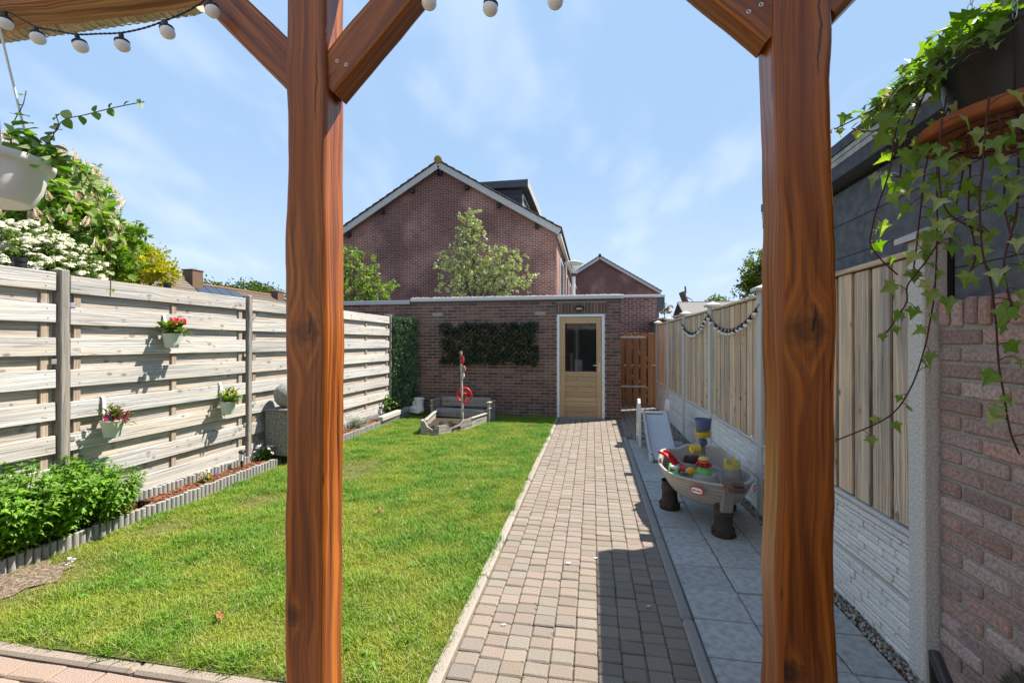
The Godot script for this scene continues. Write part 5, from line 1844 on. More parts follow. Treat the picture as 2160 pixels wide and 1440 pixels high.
func play_things() -> void:
	# ship-shaped water table
	var o := thing("water_table", "grey ship-shaped toy water table on dark brown legs, with colourful toys", "water table", Vector3(0.93, 0, -4.02), 0.12)
	var n := 64
	var b := MB.new()
	b.col = Color(0.34, 0.315, 0.29)
	var rings := []
	var lv := 26
	for i in lv + 1:
		var f := float(i) / lv
		var ring := []
		for j in n:
			var t := TAU * j / n
			var lap := fmod(f * 6.5, 1.0)
			var k := 0.66 + 0.34 * pow(f, 0.55) - lap * 0.022
			var p := hull_point(-t, k)
			p.y = lerpf(0.205, rim_y(-t) - 0.012, f)
			ring.append(p)
		rings.append(ring)
	for q in [[1.02, -0.008], [1.025, 0.004], [1.0, 0.01], [0.96, 0.008], [0.94, -0.006], [0.88, -0.1], [0.86, -0.12]]:
		var ring := []
		for j in n:
			var t := TAU * j / n
			var p := hull_point(-t, q[0])
			p.y = rim_y(-t) + q[1]
			if q[1] <= -0.1: p.y = 0.3 + (0.02 if q[1] > -0.11 else 0.0)
			ring.append(p)
		rings.append(ring)
	b.ring_strip(rings, true)
	obj("hull", b, M.plastic, o)
	b = MB.new()
	b.col = Color(0.25, 0.24, 0.23)
	for j in n:
		var p := hull_point(TAU * j / n, 0.88); var q := hull_point(TAU * (j + 1) / n, 0.88)
		b.tri(Vector3(0, 0.3, 0), q + Vector3(0, 0.3, 0), p + Vector3(0, 0.3, 0))
		var p2 := hull_point(TAU * j / n, 0.68); var q2 := hull_point(TAU * (j + 1) / n, 0.68)
		b.tri(Vector3(0, 0.206, 0), p2 + Vector3(0, 0.206, 0), q2 + Vector3(0, 0.206, 0))
	obj("tub_floor", b, M.plastic, o)
	var brown := Color(0.055, 0.042, 0.038)
	for q in [[0.0, 0.36], [-0.24, -0.2], [0.24, -0.2], [0.0, -0.36]]:
		if q[1] < -0.3: continue
		b = MB.new()
		b.col = brown
		b.lathe([Vector2(0.001, 0.0), Vector2(0.075, 0.0), Vector2(0.083, 0.012), Vector2(0.08, 0.045), Vector2(0.072, 0.06), Vector2(0.066, 0.1), Vector2(0.062, 0.17), Vector2(0.064, 0.215), Vector2(0.07, 0.25)], 24, Transform3D(Basis.IDENTITY, Vector3(q[0], 0, q[1])))
		var lg := obj("leg", b, M.any, o)
		b = MB.new()
		b.col = brown * 1.5
		for k in 3: b.lathe([Vector2(0.062, 0.0), Vector2(0.071, 0.006), Vector2(0.062, 0.012)], 24, Transform3D(Basis(Vector3.RIGHT, 0.06), Vector3(q[0], 0.165 + k * 0.013, q[1])))
		obj("rope_collar", b, M.any, lg)
		b = MB.new()
		b.col = brown * 0.8
		for k in 60:
			var a := rnd(0, TAU)
			b.ball(Vector3(q[0] + cos(a) * 0.078, rnd(0.008, 0.055), q[1] + sin(a) * 0.078), Vector3.ONE * rnd(0.006, 0.013), 6, 4)
		obj("rock_relief", b, M.any, lg)
	badge(o, hull_point(2.28, 1.0) + Vector3(-0.012, 0.345, 0.014), Vector3(-0.75, 0.0, 0.62), 1.0)
	badge(o, hull_point(0.72, 1.0) + Vector3(0.014, 0.35, 0.012), Vector3(0.78, 0.0, 0.6), 0.85)
	var yel := Color(0.62, 0.45, 0.06); var grn := Color(0.16, 0.42, 0.13); var red := Color(0.4, 0.012, 0.02); var blu := Color(0.06, 0.11, 0.27); var gry := Color(0.3, 0.295, 0.29)
	# raised bosses moulded into the tub
	b = MB.new()
	b.col = gry
	b.lathe([Vector2(0.125, 0.3), Vector2(0.115, 0.36), Vector2(0.1, 0.395), Vector2(0.095, 0.405), Vector2(0.085, 0.402), Vector2(0.001, 0.4)], 8, Transform3D(Basis(Vector3.UP, 0.4), Vector3(-0.06, 0, 0.12)))
	obj("centre_boss", b, M.plastic, o)
	b = MB.new()
	b.col = gry
	b.lathe([Vector2(0.075, 0.3), Vector2(0.072, 0.415), Vector2(0.066, 0.42), Vector2(0.06, 0.41), Vector2(0.06, 0.36)], 20, Transform3D(Basis.IDENTITY, Vector3(0.2, 0, 0.02)))
	obj("cup_holder", b, M.plastic, o)
	b = MB.new()
	b.col = gry
	b.lathe([Vector2(0.105, 0.3), Vector2(0.11, 0.35), Vector2(0.115, 0.4), Vector2(0.105, 0.402), Vector2(0.1, 0.36)], 24, Transform3D(Basis.IDENTITY, Vector3(-0.02, 0, -0.26)))
	obj("wheel_basin", b, M.plastic, o)
	# toys fixed in the tub
	b = MB.new()
	b.col = grn
	b.lathe([Vector2(0.062, 0.402), Vector2(0.06, 0.415), Vector2(0.048, 0.44), Vector2(0.034, 0.457), Vector2(0.001, 0.46)], 20, Transform3D(Basis.IDENTITY, Vector3(-0.06, 0, 0.12)))
	var dome := obj("green_dome", b, M.plastic, o)
	b = MB.new()
	b.col = red
	b.lathe([Vector2(0.001, 0.458), Vector2(0.04, 0.46), Vector2(0.045, 0.472), Vector2(0.04, 0.486), Vector2(0.001, 0.488)], 16, Transform3D(Basis.IDENTITY, Vector3(-0.06, 0, 0.12)))
	for k in 8:
		var a := TAU * k / 8
		b.box(Transform3D(Basis(Vector3.UP, -a), Vector3(-0.06 + cos(a) * 0.05, 0.473, 0.12 + sin(a) * 0.05)), Vector3(0.024, 0.022, 0.02), 0.005)
	obj("red_gear", b, M.plastic, dome)
	b = MB.new()
	b.col = Color(0.6, 0.38, 0.14)
	b.ball(Vector3(-0.06, 0.508, 0.12), Vector3(0.045, 0.03, 0.045), 18, 10)
	b.col = red
	b.lathe([Vector2(0.044, 0.505), Vector2(0.047, 0.509), Vector2(0.044, 0.513)], 18, Transform3D(Basis.IDENTITY, Vector3(-0.06, 0, 0.12)))
	obj("yellow_ball", b, M.plastic, dome)
	# mast with funnel, dish, block and drum
	b = MB.new()
	b.col = Color(0.16, 0.22, 0.2)
	b.tube([Vector3(0.02, 0.3, -0.12), Vector3(0.02, 0.66, -0.12)], [0.02], 10)
	var mast := obj("funnel_mast", b, M.plastic, o)
	b = MB.new()
	b.col = Color(0.085, 0.13, 0.26)
	b.lathe([Vector2(0.02, 0.7), Vector2(0.058, 0.705), Vector2(0.068, 0.79), Vector2(0.074, 0.795), Vector2(0.074, 0.803), Vector2(0.066, 0.8), Vector2(0.056, 0.715), Vector2(0.001, 0.71)], 24, Transform3D(Basis.IDENTITY, Vector3(0.02, 0, -0.12)))
	obj("blue_funnel", b, M.plastic, mast)
	b = MB.new()
	b.col = yel
	b.lathe([Vector2(0.015, 0.64), Vector2(0.055, 0.645), Vector2(0.062, 0.68), Vector2(0.07, 0.684), Vector2(0.07, 0.692), Vector2(0.06, 0.69), Vector2(0.05, 0.66), Vector2(0.001, 0.655)], 24, Transform3D(Basis.IDENTITY, Vector3(0.02, 0, -0.12)))
	obj("yellow_dish", b, M.plastic, mast)
	b = MB.new()
	b.col = blu
	b.bx(-0.012, 0.05, 0.58, 0.63, -0.15, -0.09, 0.008)
	obj("blue_block", b, M.plastic, mast)
	b = MB.new()
	b.col = yel
	b.tube([Vector3(-0.09, 0.55, -0.08), Vector3(-0.02, 0.55, -0.1)], [0.036], 18)
	var dr := obj("yellow_drum", b, M.plastic, mast)
	b = MB.new()
	b.col = Color(0.08, 0.06, 0.02)  # dark dots painted for the shade inside the drum openings
	for k in 5:
		var a := TAU * k / 5
		b.ball(Vector3(-0.0905, 0.55 + cos(a) * 0.02, -0.079 + sin(a) * 0.02), Vector3(0.002, 0.008, 0.008), 8, 4)
	obj("drum_hole_shade", b, M.plastic, dr)
	b = MB.new()
	b.col = Color(0.05, 0.03, 0.03)
	b.tube([Vector3(-0.07, 0.4, -0.26), Vector3(0.03, 0.4, -0.28)], [0.055], 20)
	obj("paddle_wheel", b, M.plastic, o)
	b = MB.new()
	b.col = Color(0.6, 0.5, 0.14)
	b.lathe([Vector2(0.062, 0.415), Vector2(0.064, 0.46), Vector2(0.066, 0.462), Vector2(0.06, 0.464), Vector2(0.058, 0.43)], 20, Transform3D(Basis.IDENTITY, Vector3(0.2, 0, 0.02)))
	for k in 5:
		var a := TAU * k / 5 + 0.3
		b.box(Transform3D(Basis(Vector3.UP, -a), Vector3(0.2 + cos(a) * 0.06, 0.485, 0.02 + sin(a) * 0.06)), Vector3(0.006, 0.05, 0.026), 0.002)
	obj("castle_cup", b, M.plastic, o)
	# red slide with raised sides
	b = MB.new()
	b.col = red
	for i in 9:
		var f := i / 9.0; var f2 := (i + 1) / 9.0
		var y0 := 0.47 - 0.13 * smoothstep(0.1, 1.0, f); var y1 := 0.47 - 0.13 * smoothstep(0.1, 1.0, f2)
		var p := Vector3(-0.29 + f * 0.16, y0, -0.3 + f * 0.18); var q := Vector3(-0.29 + f2 * 0.16, y1, -0.3 + f2 * 0.18)
		var s := Vector3(0.03, 0, -0.026)
		b.quad(p - s, q - s, q + s, p + s)
		for g in [-1.0, 1.0]:
			b.bar(p + s * g + Vector3(0, 0.006, 0), q + s * g + Vector3(0, 0.006, 0), 0.01, 0.022, 0.003)
	obj("red_slide", b, M.plastic, o)
	# crank
	b = MB.new()
	b.col = Color(0.2, 0.5, 0.16)
	for x in [-0.305, -0.245]:
		b.plate(PackedVector2Array([Vector2(-0.03, 0), Vector2(0.03, 0), Vector2(0.03, 0.05), Vector2(0.015, 0.072), Vector2(-0.015, 0.072), Vector2(-0.03, 0.05)]), 0.01, Transform3D(Basis(Vector3.UP, 0.9), Vector3(x, 0.385, 0.05 + (x + 0.3) * 0.4)))
	b.bx(-0.32, -0.23, 0.378, 0.388, 0.02, 0.1, 0.003)
	var cr := obj("crank_frame", b, M.plastic, o)
	b = MB.new()
	b.col = Color(0.6, 0.62, 0.64)
	b.tube([Vector3(-0.31, 0.43, 0.045), Vector3(-0.24, 0.43, 0.08)], [0.016], 12)
	obj("axle", b, M.plastic, cr)
	b = MB.new()
	b.col = Color(0.5, 0.02, 0.03)
	b.tube([Vector3(-0.235, 0.43, 0.082), Vector3(-0.2, 0.425, 0.1)], [0.024], 6)
	obj("red_nut", b, M.plastic, cr)
	b = MB.new()
	b.col = Color(0.65, 0.36, 0.02)
	b.ball(Vector3(-0.165, 0.418, 0.13), Vector3(0.034, 0.034, 0.026), 18, 12)
	obj("yellow_knob", b, M.plastic, cr)
	b = MB.new()
	b.col = Color(0.3, 0.4, 0.28)
	b.lathe([Vector2(0.001, 0.34), Vector2(0.06, 0.342), Vector2(0.062, 0.36), Vector2(0.001, 0.362)], 14, Transform3D(Basis(Vector3.BACK, 0.12), Vector3(-0.14, 0.03, -0.02)))
	obj("boat_toy", b, M.plastic, o)
	# brown anchor tray on the bow
	b = MB.new()
	b.col = Color(0.13, 0.075, 0.055)
	var an := PackedVector2Array()
	for i in 16:
		var a := PI * i / 15
		an.append(Vector2(cos(a) * 0.075, sin(a) * 0.05 + 0.02))
	an.append_array(PackedVector2Array([Vector2(-0.06, -0.05), Vector2(-0.03, -0.075), Vector2(0.04, -0.075), Vector2(0.07, -0.05)]))
	b.plate(an, 0.035, Transform3D(Basis(Vector3.RIGHT, -PI / 2 + 0.25), Vector3(0.02, 0.418, 0.49)))
	var tray := obj("anchor_tray", b, M.plastic, o)
	b = MB.new()
	b.col = Color(0.05, 0.04, 0.05)  # raised dark slab, its colour stands in for the shade of a recess
	b.box(Transform3D(Basis(Vector3.RIGHT, 0.25), Vector3(0.03, 0.432, 0.53)), Vector3(0.07, 0.012, 0.05), 0.003)
	obj("tray_recess_shade", b, M.plastic, tray)
	b = MB.new()
	b.col = Color(0.27, 0.25, 0.235)
	b.box(Transform3D(Basis(Vector3.RIGHT, 0.22), Vector3(0.0, 0.29, 0.425)), Vector3(0.09, 0.2, 0.05), 0.012)
	obj("bow_stem", b, M.plastic, o)
	# toddler slide
	var s := thing("toddler_slide", "small pale grey and white toddler slide on the slabs", "slide", Vector3(0.86, 0, -6.2), 0.0)
	b = MB.new()
	b.col = Color(0.4, 0.42, 0.46)
	var prof := [Vector2(-0.5, 0.44), Vector2(-0.46, 0.445), Vector2(-0.4, 0.42), Vector2(-0.2, 0.3), Vector2(0.1, 0.12), Vector2(0.25, 0.06), Vector2(0.4, 0.045), Vector2(0.46, 0.035)]
	var rr := []
	for p in prof:
		rr.append([Vector3(-0.165, p.y + 0.075, p.x), Vector3(-0.14, p.y + 0.08, p.x), Vector3(-0.125, p.y + 0.02, p.x), Vector3(-0.11, p.y, p.x), Vector3(0.11, p.y, p.x), Vector3(0.125, p.y + 0.02, p.x), Vector3(0.14, p.y + 0.08, p.x), Vector3(0.165, p.y + 0.075, p.x), Vector3(0.165, p.y - 0.01, p.x), Vector3(0.11, p.y - 0.015, p.x), Vector3(-0.11, p.y - 0.015, p.x), Vector3(-0.165, p.y - 0.01, p.x)])
	b.ring_strip(rr, true)
	obj("chute", b, M.plastic, s)
	b = MB.new()
	b.col = Color(0.62, 0.62, 0.6)
	for g in [-1.0, 1.0]:
		b.bx(g * 0.15 - 0.025, g * 0.15 + 0.025, 0.0, 0.1, 0.34, 0.46, 0.018)
	obj("chute_foot", b, M.plastic, s)
	for g in [-1.0, 1.0]:
		b = MB.new()
		b.col = Color(0.66, 0.65, 0.6)
		var out := PackedVector2Array([Vector2(-0.18, 0.0), Vector2(-0.13, 0.0), Vector2(-0.1, 0.12), Vector2(0.1, 0.12), Vector2(0.13, 0.0), Vector2(0.19, 0.0), Vector2(0.2, 0.1), Vector2(0.16, 0.3), Vector2(0.17, 0.42), Vector2(0.12, 0.56), Vector2(0.06, 0.64), Vector2(-0.02, 0.66), Vector2(-0.08, 0.6), Vector2(-0.12, 0.46), Vector2(-0.15, 0.3)])
		b.plate(out, 0.035, Transform3D(Basis(Vector3.UP, PI / 2), Vector3(g * 0.195 - 0.01, 0, -0.56)))
		obj("side_panel", b, M.plastic, s)
		b = MB.new()
		b.col = Color(0.5, 0.48, 0.42)
		for y in [0.2, 0.34, 0.5]: b.ball(Vector3(g * 0.195 - 0.01 + g * 0.02, y, -0.5), Vector3(0.008, 0.025, 0.025), 10, 6)
		obj("bolt_cover", b, M.plastic, s)
	for y in [0.14, 0.29, 0.43]:
		b = MB.new()
		b.col = Color(0.6, 0.6, 0.58)
		b.bx(-0.19, 0.17, y, y + 0.035, -0.72, -0.6, 0.01)
		obj("step", b, M.plastic, s)
	sandpit()

func sandpit() -> void:
	var o := thing("boat_sandpit", "weathered wooden boat-shaped sandpit with bench on the lawn", "sandpit", Vector3.ZERO)
	var gw: StandardMaterial3D = M.silver
	var k := Color(0.62, 0.6, 0.56)
	var pts := [Vector3(-2.95, 0, -8.5), Vector3(-2.66, 0, -6.82), Vector3(-2.36, 0, -6.76), Vector3(-2.02, 0, -7.45), Vector3(-1.82, 0, -8.36)]
	var b := MB.new()
	b.col = Color(0.24, 0.22, 0.19)
	for i in range(1, 4): b.tri(pts[0] + Vector3(0, 0.07, 0), pts[i + 1] + Vector3(0, 0.07, 0), pts[i] + Vector3(0, 0.07, 0))
	obj("sand_cover", b, M.sand, o)
	# side boards; the bow boards have a curved top cut
	for i in 4:
		var p: Vector3 = pts[i]; var q: Vector3 = pts[i + 1]
		var d := (q - p).normalized()
		var nrm := d.cross(Vector3.UP)
		var ln := p.distance_to(q)
		var out := PackedVector2Array()
		var tops := [[0.0, 0.17], [0.3, 0.17], [0.75, 0.18], [0.82, 0.17], [0.9, 0.23], [1.0, 0.235]]
		if i == 1: tops = [[0.0, 0.235], [0.2, 0.23], [0.35, 0.15], [0.55, 0.12], [0.7, 0.1], [0.82, 0.16], [1.0, 0.17]]
		if i == 2: tops = [[0.0, 0.17], [0.22, 0.165], [0.34, 0.1], [0.62, 0.12], [0.78, 0.2], [0.9, 0.19], [1.0, 0.2]]
		if i == 3: tops = [[0.0, 0.2], [0.15, 0.15], [1.0, 0.17]]
		out.append(Vector2(0, -0.02))
		out.append(Vector2(ln, -0.02))
		tops.reverse()
		for t in tops: out.append(Vector2(t[0] * ln, t[1]))
		b = MB.new()
		b.col = k * rnd(0.9, 1.08)
		b.plate(out, 0.024, Transform3D(Basis(d, Vector3.UP, d.cross(Vector3.UP)), p), 0.5)
		var side := obj("side_board", b, gw, o)
		if i == 0 or i == 3:
			b = MB.new()
			b.col = k * 1.12
			b.bar(p + Vector3(0, 0.185, 0), q + Vector3(0, 0.185, 0) - d * (0.18 * ln if i == 0 else 0.0), 0.055, 0.022, 0.004)
			obj("top_rail", b, gw, side)
	# folded tarpaulin ridges in the pit
	b = MB.new()
	b.col = Color(0.34, 0.31, 0.26)
	for i in 10:
		var pl := []
		var z := -7.05 - i * 0.07
		for j in 12: pl.append(Vector3(lerpf(-2.6, -2.12, j / 11.0) + rnd(-0.02, 0.02), 0.075 + 0.018 * sin(j * 1.3 + i), z + 0.025 * sin(j * 0.9 + i * 2.0)))
		b.tube(pl, [0.016], 5)
	obj("cover_folds", b, M.sand, o)
	# bench at the stern
	var bl: Vector3 = Vector3(-2.95, 0, -8.5); var br: Vector3 = Vector3(-1.82, 0, -8.36)
	var d2 := (br - bl).normalized()
	var fw := Vector3.UP.cross(d2) * -1.0
	for i in 2:
		b = MB.new()
		b.col = k * rnd(0.85, 1.0)
		b.bar(bl + d2 * 0.06 + Vector3(0, 0.29 + i * 0.088, 0) - fw * 0.0, br - d2 * 0.06 + Vector3(0, 0.29 + i * 0.088, 0), 0.02, 0.085, 0.004, Vector3.UP, ofs())
		obj("back_board", b, gw, o)
	for i in 2:
		b = MB.new()
		b.col = k * rnd(0.9, 1.08)
		b.bar(bl + d2 * 0.06 + fw * (0.1 + i * 0.13) + Vector3(0, 0.2, 0), br - d2 * 0.06 + fw * (0.1 + i * 0.13) + Vector3(0, 0.2, 0), 0.12, 0.02, 0.004, Vector3.UP, ofs())
		obj("seat_board", b, gw, o)
	b = MB.new()
	b.col = k * 0.95
	b.bar(bl + d2 * 0.06 + fw * 0.29 + Vector3(0, 0.135, 0), br - d2 * 0.06 + fw * 0.29 + Vector3(0, 0.135, 0), 0.02, 0.11, 0.004, Vector3.UP, ofs())
	obj("seat_front", b, gw, o)
	for e in [bl, br]:
		for h in [0.0, 0.3]:
			b = MB.new()
			b.col = k * 1.05
			b.bar(e + fw * h + Vector3(0, 0.0, 0), e + fw * h + Vector3(0, 0.36, 0), 0.04, 0.04, 0.005, Vector3.RIGHT, ofs())
			obj("corner_post", b, gw, o)
		for h in [0.1, 0.2]:
			b = MB.new()
			b.col = k * 1.0
			b.bar(e + fw * h + Vector3(0, 0.27, 0), e + fw * h + Vector3(0, 0.36, 0), 0.025, 0.03, 0.003, Vector3.RIGHT, ofs())
			obj("baluster", b, gw, o)
		for y in [0.265, 0.375]:
			b = MB.new()
			b.col = k * 1.12
			b.bar(e - fw * 0.03 + Vector3(0, y, 0), e + fw * 0.34 + Vector3(0, y, 0), 0.06, 0.022, 0.004, Vector3.UP, ofs())
			obj("arm_rest", b, gw, o)
		b = MB.new()
		b.col = k
		b.bar(e + fw * 0.02 + Vector3(0, 0.13, 0), e + fw * 0.3 + Vector3(0, 0.13, 0), 0.022, 0.2, 0.004, Vector3.UP, ofs())
		obj("end_board", b, gw, o)
	# mast, cap, ship's wheel and flag
	var mx := Vector3(-2.14, 0.05, -7.36)
	b = MB.new()
	b.col = Color(0.5, 0.48, 0.45)
	b.tube([mx, mx + Vector3(-0.03, 1.22, 0)], [0.019, 0.018], 12)
	var mast := obj("mast", b, M.any, o)
	b = MB.new()
	b.col = Color(0.35, 0.36, 0.37)
	b.tube([mx + Vector3(-0.03, 1.215, 0), mx + Vector3(-0.031, 1.27, 0)], [0.022], 12)
	obj("mast_cap", b, M.plastic, mast)
	b = MB.new()
	b.col = Color(0.5, 0.06, 0.07)
	b.tube([mx + Vector3(-0.027, 1.06, 0), mx + Vector3(-0.03, 1.21, 0)], [0.022], 12)
	obj("flag_sleeve", b, M.any, mast)
	for q in [[1.2, 1.06, 0.03, 0.5, 0.06, 0.07], [1.04, 0.9, 0.065, 0.55, 0.2, 0.16], [0.93, 0.8, 0.04, 0.68, 0.62, 0.58]]:
		b = MB.new()
		b.col = Color(q[3], q[4], q[5])
		var rg := []
		for i in 7:
			var f := i / 6.0
			var row := []
			for j in 9:
				var g := j / 8.0
				row.append(mx + Vector3(-0.01 + g * q[2] * sin(PI * (0.15 + 0.8 * f)) + 0.012 * sin(g * 9.0 + f * 3.0), lerpf(q[0], q[1], f) - 0.02 * g, 0.012 * sin(g * 12.0 + f * 4.0)))
			rg.append(row)
		b.ring_strip(rg, false)
		obj("flag_fold", b, M.petal, mast)
	var wc := mx + Vector3(0.012, 0.53, -0.045)
	b = MB.new()
	b.col = Color(0.62, 0.02, 0.018)
	var rim := []
	for i in 33:
		var a := TAU * i / 32
		rim.append(wc + Vector3(cos(a) * 0.122, sin(a) * 0.122, 0))
	b.tube(rim, [0.0145], 10, false)
	var wh := obj("ship_wheel", b, M.plastic, o)
	b = MB.new()
	b.col = Color(0.62, 0.02, 0.018)
	for i in 3:
		var a := PI / 6 + i * TAU / 3
		b.bar(wc, wc + Vector3(cos(a), sin(a), 0) * 0.118, 0.012, 0.034, 0.004, Vector3(-sin(a), cos(a), 0))
	b.lathe([Vector2(0.045, -0.012), Vector2(0.04, 0.012), Vector2(0.018, 0.022), Vector2(0.001, 0.022)], 16, Transform3D(Basis(Vector3.RIGHT, PI / 2), wc))
	obj("spokes", b, M.plastic, wh)
func ivy_runs() -> Array:
	return [
		[[Vector3(0.942, 2.236, -1.436), Vector3(0.927, 2.184, -1.456), Vector3(0.863, 2.089, -1.468), Vector3(0.849, 1.95, -1.488), Vector3(0.827, 1.848, -1.507), Vector3(0.825, 1.785, -1.53), Vector3(0.835, 1.749, -1.554), Vector3(0.888, 1.702, -1.587), Vector3(0.946, 1.666, -1.62)], 11],
		[[Vector3(1.014, 2.129, -1.418), Vector3(1.018, 2.014, -1.448), Vector3(1.027, 1.934, -1.479), Vector3(1.019, 1.815, -1.507), Vector3(0.974, 1.704, -1.528), Vector3(0.93, 1.623, -1.549), Vector3(0.945, 1.572, -1.58), Vector3(0.891, 1.465, -1.6)], 15],
		[[Vector3(0.962, 2.132, -1.44), Vector3(0.959, 2.025, -1.462), Vector3(0.968, 1.941, -1.486), Vector3(0.983, 1.749, -1.511), Vector3(0.993, 1.603, -1.536), Vector3(0.994, 1.511, -1.558), Vector3(0.993, 1.427, -1.581), Vector3(0.966, 1.309, -1.598), Vector3(0.912, 1.218, -1.612), Vector3(0.769, 1.143, -1.609)], 17],
		[[Vector3(0.905, 2.023, -1.227), Vector3(0.9, 1.928, -1.233), Vector3(0.9, 1.853, -1.24), Vector3(0.899, 1.781, -1.247), Vector3(0.912, 1.662, -1.256), Vector3(0.935, 1.601, -1.267), Vector3(0.954, 1.506, -1.278), Vector3(0.966, 1.405, -1.287), Vector3(0.984, 1.328, -1.297), Vector3(1.005, 1.238, -1.308), Vector3(1.034, 1.178, -1.321)], 16],
		[[Vector3(0.969, 1.958, -1.238), Vector3(0.97, 1.83, -1.238), Vector3(0.964, 1.743, -1.237), Vector3(0.936, 1.625, -1.232), Vector3(0.964, 1.504, -1.237)], 11],
		[[Vector3(0.835, 1.993, -1.265), Vector3(0.826, 1.867, -1.263), Vector3(0.848, 1.767, -1.267), Vector3(0.941, 1.714, -1.284)], 8],
		[[Vector3(0.936, 2.223, -1.435), Vector3(0.878, 2.182, -1.493), Vector3(0.837, 2.159, -1.553), Vector3(0.761, 2.133, -1.607)], 12],
		[[Vector3(0.933, 2.2, -1.486), Vector3(0.872, 2.131, -1.525), Vector3(0.862, 2.105, -1.574), Vector3(0.818, 2.136, -1.617)], 11],
		[[Vector3(0.947, 2.187, -1.488), Vector3(0.914, 2.056, -1.523), Vector3(0.92, 1.959, -1.564), Vector3(0.939, 1.914, -1.608)], 11],
		[[Vector3(0.998, 2.135, -1.477), Vector3(0.958, 1.99, -1.505), Vector3(0.962, 1.863, -1.541), Vector3(0.973, 1.744, -1.579), Vector3(0.983, 1.648, -1.616)], 12],
		[[Vector3(0.972, 2.08, -1.391), Vector3(1.015, 1.958, -1.437), Vector3(1.04, 1.814, -1.479), Vector3(1.09, 1.702, -1.526), Vector3(1.08, 1.624, -1.562)], 12],
		[[Vector3(0.926, 1.979, -1.23), Vector3(0.942, 1.859, -1.233), Vector3(0.937, 1.772, -1.232), Vector3(0.959, 1.673, -1.236)], 10],
	]

func trail_runs() -> Array:
	return [
		[[Vector3(-2.148, 2.172, -1.407), Vector3(-2.085, 2.231, -1.426), Vector3(-2.044, 2.318, -1.442), Vector3(-1.958, 2.349, -1.465), Vector3(-1.856, 2.381, -1.491), Vector3(-1.75, 2.408, -1.518)], 9],
		[[Vector3(-2.112, 2.172, -1.413), Vector3(-1.991, 2.156, -1.44), Vector3(-1.924, 2.075, -1.457), Vector3(-1.903, 1.994, -1.466), Vector3(-1.877, 1.921, -1.475), Vector3(-1.864, 1.829, -1.483), Vector3(-1.873, 1.756, -1.486), Vector3(-1.874, 1.701, -1.491), Vector3(-1.881, 1.636, -1.495)], 10],
		[[Vector3(-2.148, 2.172, -1.407), Vector3(-2.052, 2.176, -1.434), Vector3(-1.972, 2.125, -1.459), Vector3(-1.928, 2.054, -1.476), Vector3(-1.928, 2.02, -1.487)], 12],
		[[Vector3(-2.22, 2.227, -1.394), Vector3(-2.228, 2.307, -1.406), Vector3(-2.208, 2.388, -1.423), Vector3(-2.212, 2.451, -1.436)], 5],
		[[Vector3(-2.184, 2.191, -1.401), Vector3(-2.11, 2.252, -1.427), Vector3(-2.071, 2.295, -1.448), Vector3(-2.096, 2.357, -1.457)], 7],
	]

# ---------------------------------------------------------------- hanging baskets
func ivy_leaf(pale: float, fold := 0.28, curl := 0.18, wide := 1.0) -> ArrayMesh:
	# five-lobed leaf with a raised midrib; stalk end at the origin, tip along +y, front +z
	var b := MB.new()
	var o := [Vector2(0, 0.0), Vector2(0.2, -0.14), Vector2(0.34, -0.02), Vector2(0.3, 0.12), Vector2(0.56, 0.3), Vector2(0.24, 0.44), Vector2(0.13, 0.66), Vector2(0, 1.0)]
	var green := Color(0.15, 0.27, 0.04).lerp(Color(0.5, 0.51, 0.28), pale)
	for s in [-1.0, 1.0]:
		for i in range(1, 7):
			var p: Vector2 = o[i] * Vector2(wide, 1.0); var q: Vector2 = o[i + 1] * Vector2(wide, 1.0)
			var c := green * rnd(0.9, 1.1)
			b.col = c
			var zp := fold * absf(p.x) - curl * p.y * p.y; var zq := fold * absf(q.x) - curl * q.y * q.y
			var m := Vector3(0, 0.28, 0)
			if s > 0: b.tri(m, Vector3(p.x, p.y, zp), Vector3(q.x, q.y, zq))
			else: b.tri(m, Vector3(-q.x, q.y, zq), Vector3(-p.x, p.y, zp))
		b.col = green
		if s > 0: b.tri(Vector3.ZERO, Vector3(0.2, -0.14, 0.05), Vector3(0, 0.28, 0))
		else: b.tri(Vector3.ZERO, Vector3(0, 0.28, 0), Vector3(-0.2, -0.14, 0.05))
	return b.mesh()

func broad_leaf(c0: Color) -> ArrayMesh:
	# rounded leaf with a toothed edge
	var b := MB.new()
	for s in [-1.0, 1.0]:
		for i in 8:
			var f := i / 8.0; var g := (i + 1) / 8.0
			var wf := 0.42 * pow(sin(PI * pow(f, 0.8)), 0.75) * (1.0 + 0.06 * (i % 2)) if f > 0 else 0.02
			var wg := 0.42 * pow(maxf(sin(PI * pow(g, 0.8)), 0), 0.75) * (1.0 + 0.06 * ((i + 1) % 2))
			var yf := -0.25 * f * f; var yg := -0.25 * g * g
			b.col = c0 * rnd(0.9, 1.12)
			var a := Vector3(0, f, yf); var d := Vector3(0, g, yg)
			var e := Vector3(s * wf, f + 0.02, yf + wf * 0.25); var h := Vector3(s * wg, g + 0.02, yg + wg * 0.25)
			if s > 0: b.quad(a, e, h, d)
			else: b.quad(a, d, h, e)
	return b.mesh()

func put_leaf(parent: Node3D, me: Mesh, m: Material, at: Vector3, tip: Vector3, face: Vector3, s: float) -> void:
	var y := tip.normalized()
	var x := y.cross(face).normalized()
	var o := obj("leaf", me, m, parent)
	o.transform = Transform3D(Basis(x, y, x.cross(y)).scaled_local(Vector3.ONE * s), at)

